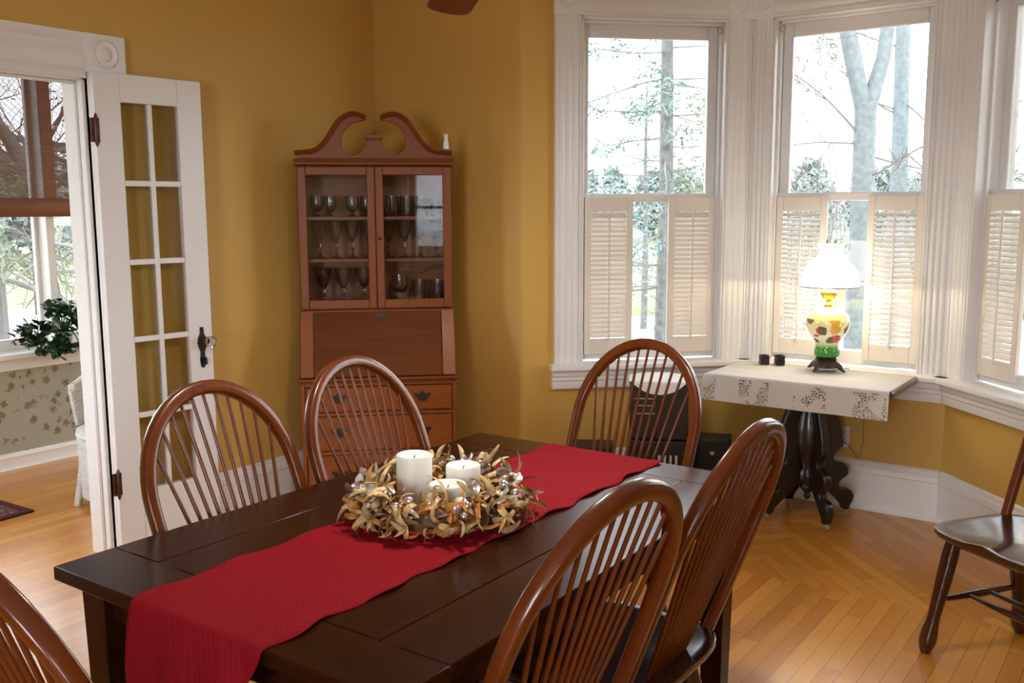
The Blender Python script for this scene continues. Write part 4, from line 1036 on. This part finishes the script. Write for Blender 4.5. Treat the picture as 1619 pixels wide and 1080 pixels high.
# ------------------------------------------------------------------ stereo and speakers below the left bay window
M_blk = plain('black_vinyl', (.012, .012, .012), .42, spec=.4)
M_dkb = plain('dark_brown_plastic', (.028, .018, .014), .4, spec=.4)
M_grey = plain('silver_button', (.55, .54, .52), .3, metal=.6)
def on_f1(s, c): return F1(s, c, 0)[:2]
sx, sy = on_f1(.655, .30)
St = thing('stereo_system', 'dark compact stereo tower under the left bay window, seen behind the chair spindles', 'stereo', (sx, sy, 0), math.radians(27))
m = MB(); m.box(-.155, .155, -.14, .15, .001, .40); m.build('lower_cabinet', M_blk, St, bevel=.006)
m = MB(); m.box(-.145, .145, -.125, .14, .402, .695); m.build('upper_cabinet', M_dkb, St, bevel=.008)
m = MB(); m.box(-.13, -.01, -.131, -.125, .415, .655); m.box(-.125, -.015, -.136, -.131, .42, .52); m.build('front_panel', M_dkb, St, bevel=.003)
m = MB()
for z in (.535, .575, .61): m.box(-.12, -.02, -.134, -.131, z, z + .005)
m.build('silver_trim', M_grey, St)
for k in range(4):
    m = MB(); m.box(.0 + k * .028, .012 + k * .028, -.150, -.14, .27, .33); m.build('button', M_grey, St, bevel=.002, seg=1)
m = MB(); m.box(-.13, -.03, -.143, -.14, .28, .37); m.build('display', plain('display_glass', (.01, .02, .016), .1), St)
D_ = thing('round_doily', 'round white doily draped over the top of the stereo', 'doily', (sx, sy, .696), math.radians(27))
def doi(u, v):
    r = .178 * u; a = 2 * PI * v; x, y = r * math.cos(a) * .98, r * math.sin(a) - .02
    ov = max(0, -y - .120); y2 = max(-.1335, y)
    return (max(-.15, min(.15, x)), y2 - .10 * ov * .3, .0025 - max(0, ov - .012) * .98)
MB().grid(doi, 26, 64).build('lace_cloth', plain('white_doily_cotton', (.80, .79, .77), .8), D_, smooth=70)
def speaker(s, c, rot, label):
    x, y = on_f1(s, c); T = thing('speaker', label, 'speaker', (x, y, 0), rot, 'small black speakers beside the stereo')
    m = MB(); m.box(-.095, .095, -.075, .095, .001, .352); m.build('enclosure', M_blk, T, bevel=.006)
    m = MB(); m.box(-.083, .083, -.080, -.075, .012, .340); m.build('baffle', plain('speaker_baffle', (.006, .006, .007), .5), T, bevel=.002, seg=1)
    m = MB(); m.lathe([(.056, .0), (.056, .005), (.048, .004), (.040, -.002 + .003), (.020, .001), (.016, .004), (0, .008)], 28, fn=lambda a, b, z: (a, -.080 - z, .165 + b)); m.build('woofer', plain('woofer_cone', (.02, .02, .022), .35), T, smooth=40)
    m = MB(); m.lathe([(.011, .0), (.011, .003), (.007, .003)], 20, fn=lambda a, b, z: (a, -.080 - z, .285 + b), mi=0); m.ball((0, -.083, .285), .006, 12, 8, (1, .6, 1)); m.build('tweeter', M_grey, T, smooth=50)
    return T
speaker(.985, .21, math.radians(22), 'small black bookshelf speaker on the floor right of the stereo, near the pedestal table')
speaker(.335, .24, math.radians(30), 'small black bookshelf speaker on the floor left of the stereo, below the window sill corner')

# ------------------------------------------------------------------ ceiling fan, only one blade tip hangs into view
FC = (-1.565, 2.095)
Fn = thing('ceiling_fan', 'brown ceiling fan above the table, only one blade tip showing at the top edge', 'ceiling fan', (FC[0], FC[1], 0))
M_fan = wood('fan_blade_wood', (.17, .055, .008), (.24, .085, .016), 'X', .45, .1, 8, .1)
m = MB(); m.lathe([(.0, 2.19), (.09, 2.195), (.105, 2.23), (.10, 2.30), (.05, 2.33), (.016, 2.34), (.016, 2.88), (.06, 2.90), (.065, 2.949), (0, 2.949)], 24); m.build('motor_housing', M_bronze, Fn)
m = MB(); m.lathe([(.05, 2.19), (.115, 2.185), (.12, 2.172), (.10, 2.145), (.06, 2.128), (0, 2.122)], 28); M_bowl = plain('added_glow_bowl', (.85, .83, .78), .3); M_bowl.node_tree.nodes['Principled BSDF'].inputs['Emission Color'].default_value = (1, .9, .75, 1); M_bowl.node_tree.nodes['Principled BSDF'].inputs['Emission Strength'].default_value = 3  # unseen glowing bowl, added under the fan to light the table
m.build('added_light_bowl', M_bowl, Fn, smooth=60)
fa = math.radians(138.6)
for k in range(4):
    a = fa + k * PI / 2; c, s = math.cos(a), math.sin(a); tw = math.radians(9)
    def bl(r, w, h): return (r * c - (w * math.cos(tw) - h * math.sin(tw)) * s, r * s + (w * math.cos(tw) - h * math.sin(tw)) * c, 2.215 + w * math.sin(tw) + h * math.cos(tw))
    ol = [(.20, -.05), (.30, -.058), (.69, -.074), (.735, -.070), (.765, -.052), (.78, -.02), (.78, .02), (.765, .052), (.735, .070), (.69, .074), (.30, .058), (.20, .05)]
    m = MB(); m.prism(ol, lambda r, w, h: bl(r, w, h), -.004, .004); b_ = m.build('blade', M_fan, Fn, bevel=.002, seg=1)
    m = MB(); m.prism([(.09, -.015), (.22, -.03), (.24, 0), (.22, .03), (.09, .015)], lambda r, w, h: bl(r, w, h), .0045, .010); m.build('blade_bracket', M_bronze, b_)

# ------------------------------------------------------------------ outdoors
GZ = -.60
def grass_mat():
    m, t, p, o = nt('pale_spring_lawn'); tc = N(t, 'ShaderNodeTexCoord')
    n = N(t, 'ShaderNodeTexNoise', Scale=.25, Detail=6); L(t, tc, 'Object', n, 'Vector')
    r = ramp(t, [(.35, (.070, .088, .030)), (.55, (.095, .105, .042)), (.7, (.115, .105, .06))]); L(t, n, 'Fac', r, 'Fac'); L(t, r, 'Color', p, 'Base Color'); p.inputs['Roughness'].default_value = .95; return m
m = MB(); m.box(-150, 120, -60, 220, GZ - .3, GZ); struct(m.build('ground', grass_mat(), smooth=0))
# pale gravel drive outside the bay
m = MB()
d0 = Vector(bearing(1040, 1) + (0,)).normalized(); pr = Vector((-d0.y, d0.x, 0))
q = [d0 * 7.5 + pr * 30, d0 * 7.5 - pr * 30, d0 * 19 - pr * 30, d0 * 19 + pr * 30]
m.prism([(v.x, v.y) for v in q], lambda a, b, c: (a, b, c), GZ, GZ + .02); struct(m.build('road', plain('pale_gravel', (.42, .41, .40), .9, var=.1, scale=3), smooth=0))
M_bark = plain('grey_bark', (.10, .104, .10), .9, var=.35, scale=14, bump=.6, bscale=25)
M_bark_pale = plain('pale_bark', (.125, .145, .152), .9, var=.22, scale=20, bump=.6, bscale=18)  # slightly paler and bluer than the grey bark
M_twig = plain('grey_brown_twig', (.12, .112, .105), .9)
M_needle = plain('spruce_needle', (.10, .17, .15), .7, var=.3, scale=5)
M_needle2 = plain('cedar_foliage', (.12, .155, .085), .7, var=.4, scale=4)
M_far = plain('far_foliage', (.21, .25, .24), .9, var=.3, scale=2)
rt = random.Random(11)
def rv(): return Vector((rt.uniform(-1, 1), rt.uniform(-1, 1), rt.uniform(-1, 1)))
def grow(mb, p, d, ln, r, depth, spread=.6, lift=.15, n=5, tips=None):
    pts = [p]; rad = [r]; cur = p; dd = d.normalized(); K = 5
    for i in range(K):
        dd = (dd + rv() * .16 + Vector((0, 0, lift * .2))).normalized(); cur = cur + dd * (ln / K); pts.append(cur); rad.append(max(.0035, r * (1 - .62 * (i + 1) / K)))
    mb.tube(pts, rad, 6 if r > .02 else 4, cap=False)
    if depth <= 0:
        if tips is not None: tips.append((cur, dd))
        return
    for k in range(n):
        t = rt.uniform(.3, 1); i = min(K - 1, int(t * K)); q = pts[i].lerp(pts[i + 1], t * K - i)
        a = (dd + rv() * spread * 1.6 + Vector((0, 0, lift))).normalized()
        grow(mb, q, a, ln * rt.uniform(.45, .7), max(.004, rad[i] * .5), depth - 1, spread, lift, n, tips)
def sprays(mb, p, d, n, ln, w, sp):
    for k in range(n):
        c = p + rv() * sp; a = (d + rv() * .9).normalized(); s = a.cross(rv()).normalized() * w
        mb.add([c - s, c + s, c + a * ln + s * .3, c + a * ln - s * .3], [(0, 1, 2, 3)])
def spruce(px, D, h, label, r0, zs, reach, dens, lean_left=1.0):
    x, y = bearing(px, D); T = thing('spruce_tree', label, 'tree', (x, y, GZ), 0, 'trees outside')
    m = MB(); m.tube([(0, 0, 0), (.02, 0, h * .3), (-.01, .01, h * .65), (0, 0, h)], [r0, r0 * .82, r0 * .55, .012], 10); m.build('trunk', M_bark, T)
    b = MB(); f = MB(); z = zs
    while z < h - .3:
        k = rt.randint(3, 5); a0 = rt.uniform(0, 6.28)
        for i in range(k):
            a = a0 + i * 2 * PI / k + rt.uniform(-.3, .3); d = Vector((math.cos(a), math.sin(a), rt.uniform(-.12, .18)))
            left = d.dot(-RT)   # heavier growth on the side away from the drive
            ln = reach * rt.uniform(.6, 1.05) * (1 - .35 * z / h) * (1 + .25 * left)
            base = Vector((0, 0, z + rt.uniform(-.08, .08))); pts = [base]; dd = d.copy(); cur = base
            for j in range(6):
                dd = (dd + rv() * .12 + Vector((0, 0, -.03))).normalized(); cur = cur + dd * ln / 6; pts.append(cur)
            b.tube(pts, [.013 - .0016 * j for j in range(7)], 4, cap=False)
            for j in range(2, 7):
                if rt.random() < dens * (.5 + 1.1 * left * lean_left):
                    for q in range(3): 
                        sd = (dd.cross(Vector((0, 0, 1))) * rt.choice((-1, 1)) + dd * .5 + Vector((0, 0, -.15))).normalized()
                        sprays(f, pts[j] + sd * rt.uniform(0, .18), sd, 8, .08, .010, .07)
        z += rt.uniform(.22, .34)
    b.build('branches', M_twig, T, smooth=0); f.build('needles', M_needle, T, smooth=0, fix=False)
    return T
spruce(1047, 10.0, 6.5, 'young spruce with sparse branches just outside the left bay window', .10, 1.3, 1.6, .62)
spruce(1017, 17.0, 4.4, 'smaller spruce trunk farther back left of the near spruce', .065, 2.4, .7, .3)
def forked(px, D, label, r0, zf, h, name='bare_tree'):
    x, y = bearing(px, D); T = thing(name, label, 'tree', (x, y, GZ), 0, 'trees outside')
    m = MB(); tw = MB(); F = Vector((0, 0, zf))
    m.tube([(0, 0, -.05), (.0, 0, .4), (.01, 0, zf * .6), F], [r0 * 1.35, r0 * 1.08, r0 * .98, r0 * .92], 14)
    for (sd, rr_, hh) in ((-1, .74, h), (1, .62, h)):
        dirx = RT * sd
        pts = [F + Vector((0, 0, -.1)), F + dirx * .14 + Vector((0, 0, .45)), F + dirx * (.30 if sd < 0 else .20) + Vector((0, 0, 1.1)), F + dirx * (.42 if sd < 0 else .22) + Vector((0, 0, 1.9)), F + dirx * .5 + Vector((0, 0, h))]
        m.tube(pts, [r0 * .72, r0 * rr_, r0 * rr_ * .9, r0 * rr_ * .8, r0 * .3], 12)
        for k in range(6):
            grow(tw, pts[2] + Vector((0, 0, rt.uniform(-.5, 1.6))), RT * sd * rt.uniform(.4, 1) + rv() * .5 + Vector((0, 0, .2)), 1.1, .017, 3, .6, .1, 4)
    for k in range(5):
        grow(tw, Vector((0, 0, zf * rt.uniform(.55, .95))), RT * rt.uniform(-1, 1) + rv() * .5 + Vector((0, 0, .15)), 1.0, .014, 3, .6, .05, 4)
    m.build('trunk', M_bark_pale, T, smooth=60); tw.build('twigs', M_twig, T, smooth=0)
    return T
forked(1352, 9.5, 'bare tree forking into two stems behind the centre bay window', .108, 3.05, 3.6)
def straight(px, D, label, r0, h):
    x, y = bearing(px, D); T = thing('bare_tree', label, 'tree', (x, y, GZ), 0, 'trees outside')
    m = MB(); tw = MB(); m.tube([(0, 0, -.05), (0, 0, .5), (.03, 0, h * .4), (-.02, .02, h * .7), (.02, 0, h)], [r0 * 1.3, r0 * 1.05, r0 * .95, r0 * .8, r0 * .4], 14)
    for k in range(12): grow(tw, Vector((0, 0, h * rt.uniform(.3, .9))), RT * rt.uniform(-1, 1) + rv() * .5, 1.0, .015, 3, .6, .12, 4)
    m.build('trunk', M_bark_pale, T, smooth=60); tw.build('twigs', M_twig, T, smooth=0)
    return T
straight(1404, 12.5, 'straight bare trunk right of the forked tree in the centre bay window', .105, 6.5)
def bush(px, D, h, w, label, mat, name='shrub', cat='shrub', bare=False):
    x, y = bearing(px, D); T = thing(name, label, cat, (x, y, GZ), rt.uniform(0, 6), 'shrubs and far trees outside')
    m = MB(); f = MB(); tips = []
    for k in range(7): grow(m, Vector((0, 0, 0)), Vector((rt.uniform(-.25, .25), rt.uniform(-.25, .25), 1)), h * .6, .02, 2, .3, .3, 3, tips)
    m.build('stems', M_twig, T, smooth=0)
    if not bare:
        for k in range(260):
            a = rt.uniform(0, 6.28); t = rt.random(); rad = w * (1 - t * .75) * rt.uniform(.55, 1)
            sprays(f, Vector((rad * math.cos(a), rad * math.sin(a), h * (.1 + .9 * t))), Vector((math.cos(a), math.sin(a), .3)), 9, .085, .016, .12)
        f.build('foliage', mat, T, smooth=0, fix=False)
    return T
bush(1112, 15.0, 3.9, 1.0, 'leafy evergreen shrub rising at the right of the left bay window', M_needle2)
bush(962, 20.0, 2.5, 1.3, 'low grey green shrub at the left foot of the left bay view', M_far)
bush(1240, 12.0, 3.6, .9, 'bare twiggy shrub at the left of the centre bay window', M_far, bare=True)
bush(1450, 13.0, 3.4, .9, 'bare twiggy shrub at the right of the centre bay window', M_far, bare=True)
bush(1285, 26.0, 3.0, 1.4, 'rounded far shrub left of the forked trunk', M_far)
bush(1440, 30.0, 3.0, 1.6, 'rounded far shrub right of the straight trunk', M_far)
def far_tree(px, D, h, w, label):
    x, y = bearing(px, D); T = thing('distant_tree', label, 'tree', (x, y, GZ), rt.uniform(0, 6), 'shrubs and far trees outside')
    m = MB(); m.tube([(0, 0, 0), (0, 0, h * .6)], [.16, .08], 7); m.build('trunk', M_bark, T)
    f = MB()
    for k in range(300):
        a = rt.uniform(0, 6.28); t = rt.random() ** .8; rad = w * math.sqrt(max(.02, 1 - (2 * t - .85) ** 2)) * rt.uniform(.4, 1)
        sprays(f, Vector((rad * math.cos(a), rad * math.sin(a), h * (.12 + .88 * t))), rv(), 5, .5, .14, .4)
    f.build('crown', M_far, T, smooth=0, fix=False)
DIRW = ['hazy distant tree at the far left of the left bay view', 'hazy distant tree left of the spruce trunk', 'hazy distant tree behind the spruce trunk', 'hazy distant tree right of the spruce trunk', 'hazy distant tree at the right edge of the left bay view',
        'hazy distant tree at the left of the centre bay view', 'hazy distant tree behind the forked trunk', 'hazy distant tree between the two trunks', 'hazy distant tree at the right of the centre bay view']
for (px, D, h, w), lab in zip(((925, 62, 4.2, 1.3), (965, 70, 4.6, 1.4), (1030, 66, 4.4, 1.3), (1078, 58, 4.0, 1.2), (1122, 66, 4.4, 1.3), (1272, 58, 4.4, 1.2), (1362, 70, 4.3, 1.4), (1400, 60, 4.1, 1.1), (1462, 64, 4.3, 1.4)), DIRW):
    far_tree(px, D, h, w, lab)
hx_, hy_ = bearing(1330, 95); Hs = thing('distant_house', 'small faraway house with a pinkish roof left of the forked trunk', 'house', (hx_, hy_, GZ), math.radians(35))
m = MB(); m.box(-1.6, 1.6, -1.4, 1.4, 0, 2.0); m.build('walls', plain('far_siding', (.2, .19, .18), .8), Hs)
m = MB(); m.prism([(-1.7, 2.0), (1.7, 2.0), (0, 3.4)], lambda a, b, c: (c, a, b), -1.8, 1.8); m.build('roof', plain('pink_shingle', (.16, .085, .09), .8), Hs)
m = MB(); m.box(-.5, .5, -1.42, -1.40, .8, 1.6); m.build('window', plain('far_window', (.08, .09, .1), .2), Hs)

# garden seen through the sunroom window
def sun_pt(px, D): return bearing(px, D)
x, y = sun_pt(70, 16); T = thing('bare_tree', 'bare many-branched tree seen through the bamboo blind', 'tree', (x, y, GZ), 0, 'trees outside')
m = MB(); tw = MB(); m.tube([(0, 0, 0), (.05, .05, 1.2), (.1, -.05, 2.3), (0, .1, 3.4)], [.12, .10, .08, .05], 10)
for k in range(22): grow(tw, Vector((0, 0, rt.uniform(1.9, 3.4))), rv() + Vector((0, 0, .35)), 2.2, .04, 3, .65, .12, 4)
m.build('trunk', plain('dark_bark', (.04, .03, .025), .9, var=.3), T); tw.build('twigs', plain('dark_twig', (.05, .038, .03), .9), T, smooth=0)
x, y = sun_pt(118, 10.5); T = thing('bare_tree', 'leaning bare branch and trunk beside the sunroom window mullion', 'tree', (x, y, GZ), 0, 'trees outside')
m = MB(); tw = MB(); m.tube([(.2, .5, 0), (.1, .4, 1.2), (-.1, .1, 2.0), (-.4, -.5, 3.2)], [.10, .08, .06, .03], 9)
for k in range(7): grow(tw, Vector((0, .2, rt.uniform(1.0, 2.6))), rv() + Vector((0, 0, .1)), 1.3, .03, 2, .6, .0, 3)
m.build('trunk', M_bark, T); tw.build('twigs', M_twig, T, smooth=0)
x, y = sun_pt(0, 11.5); T = thing('evergreen_tree', 'olive green evergreen with drooping sprays left of the sunroom mullion', 'tree', (x, y, GZ), 0, 'trees outside')
m = MB(); f = MB(); m.tube([(0, 0, 0), (0, 0, 4.5)], [.12, .05], 9)
for k in range(15):
    z = rt.uniform(1.35, 2.7); a = rt.uniform(0, 6.28); d = Vector((math.cos(a), math.sin(a), rt.uniform(-.35, .15))); ln = rt.uniform(.5, 1.0); pts = [Vector((0, 0, z))]
    for j in range(5): d = (d + rv() * .15 + Vector((0, 0, -.08))).normalized(); pts.append(pts[-1] + d * ln / 5)
    m.tube(pts, [.016, .014, .012, .009, .007, .005], 4, cap=False)
    for j in range(1, 6): sprays(f, pts[j], (d + Vector((0, 0, -.5))).normalized(), 20, .11, .013, .14)
m.build('trunk', M_twig, T, smooth=0); f.build('foliage', M_needle2, T, smooth=0, fix=False)
for (px, D, h, w, lab) in ((-40, 45, 5.0, 1.5, 'hazy tree at the far left beyond the sunroom lawn'), (25, 52, 4.6, 1.5, 'hazy tree beyond the lawn left of the sunroom mullion'), (85, 47, 4.8, 1.5, 'hazy tree beyond the lawn right of the sunroom mullion'), (150, 55, 5, 1.5, 'hazy tree beyond the sunroom lawn next to the door frame')): far_tree(px, D, h, w, lab)

# ------------------------------------------------------------------ light
SKY = 9.5
w = bpy.data.worlds.new('overcast_sky'); SC.world = w; w.use_nodes = True; t = w.node_tree; bg = t.nodes['Background']
tc = N(t, 'ShaderNodeTexCoord'); sp = N(t, 'ShaderNodeSeparateXYZ'); L(t, tc, 'Generated', sp, 0)
r = ramp(t, [(.0, (.86, .93, 1)), (.35, (.90, .95, 1)), (1, (.86, .93, 1))]); L(t, sp, 'Z', r, 'Fac'); L(t, r, 'Color', bg, 'Color'); bg.inputs['Strength'].default_value = SKY
def area(name, pos, direc, sx, sy, power, col=(1, 1, 1), portal=False):
    l = bpy.data.lights.new(name, 'AREA'); l.shape = 'RECTANGLE'; l.size = sx; l.size_y = sy; l.energy = power; l.color = col
    o = bpy.data.objects.new(name, l); COL.objects.link(o); o.location = pos
    o.rotation_euler = Vector(direc).to_track_quat('-Z', 'Z').to_euler()
    if portal: l.cycles.is_portal = True
    return o
for (fr, a, b) in ((F1, .317, 1.10), (F2, .111, .904), (F3, .132, .915)):
    c = fr((a + b) / 2, -.19, (WZ0 + WZ1) / 2); area('sky_portal', c, (fr.n[0], fr.n[1], 0), b - a, WZ1 - WZ0, 1, portal=True)
area('sky_portal', (-5.88, 2.42, 1.58), (1, 0, 0), 1.34, 1.75, 1, portal=True)
area('sky_portal', (-5.88, 3.74, 1.58), (1, 0, 0), 1.12, 1.75, 1, portal=True)
# added fill lamps outside unseen windows at the other end of the room
area('fill_right_window', (XR + .13, -1.85, 1.58), (-1, 0, 0), 1.06, 1.6, 66, (.90, .95, 1))
area('fill_rear_window', (.05, YR - .13, 1.58), (0, 1, 0), 1.26, 1.6, 104, (.90, .95, 1))
area('fill_sunroom_end', (-4.91, .22, 1.58), (0, 1, 0), 1.1, 1.6, 9, (1, .98, .95))  # unseen fill lamp added to brighten the sunroom
l = bpy.data.lights.new('table_fill', 'AREA'); l.shape = 'DISK'; l.size = .22; l.energy = 20; l.color = (1, .94, .86)  # fill disk added below the fan to brighten table and chairs
o = bpy.data.objects.new('table_fill', l); COL.objects.link(o); o.location = (FC[0], FC[1], 2.118)
# lamp bulb
l = bpy.data.lights.new('lamp_bulb', 'POINT'); l.energy = 65; l.color = (1, .78, .52); l.shadow_soft_size = .03
o = bpy.data.objects.new('lamp_bulb', l); COL.objects.link(o); o.location = (-1.479, 4.768, LZ + .445)

# ------------------------------------------------------------------ colour management
vs_ = SC.view_settings; vs_.view_transform = 'Standard'; vs_.look = 'None'; vs_.exposure = 0; vs_.gamma = 1; vs_.use_curve_mapping = False
SC.cycles.max_bounces = 10; SC.cycles.diffuse_bounces = 5; SC.cycles.glossy_bounces = 4; SC.cycles.transmission_bounces = 8; SC.cycles.transparent_max_bounces = 16
SC.cycles.sample_clamp_indirect = 8; SC.cycles.caustics_reflective = False; SC.cycles.caustics_refractive = False
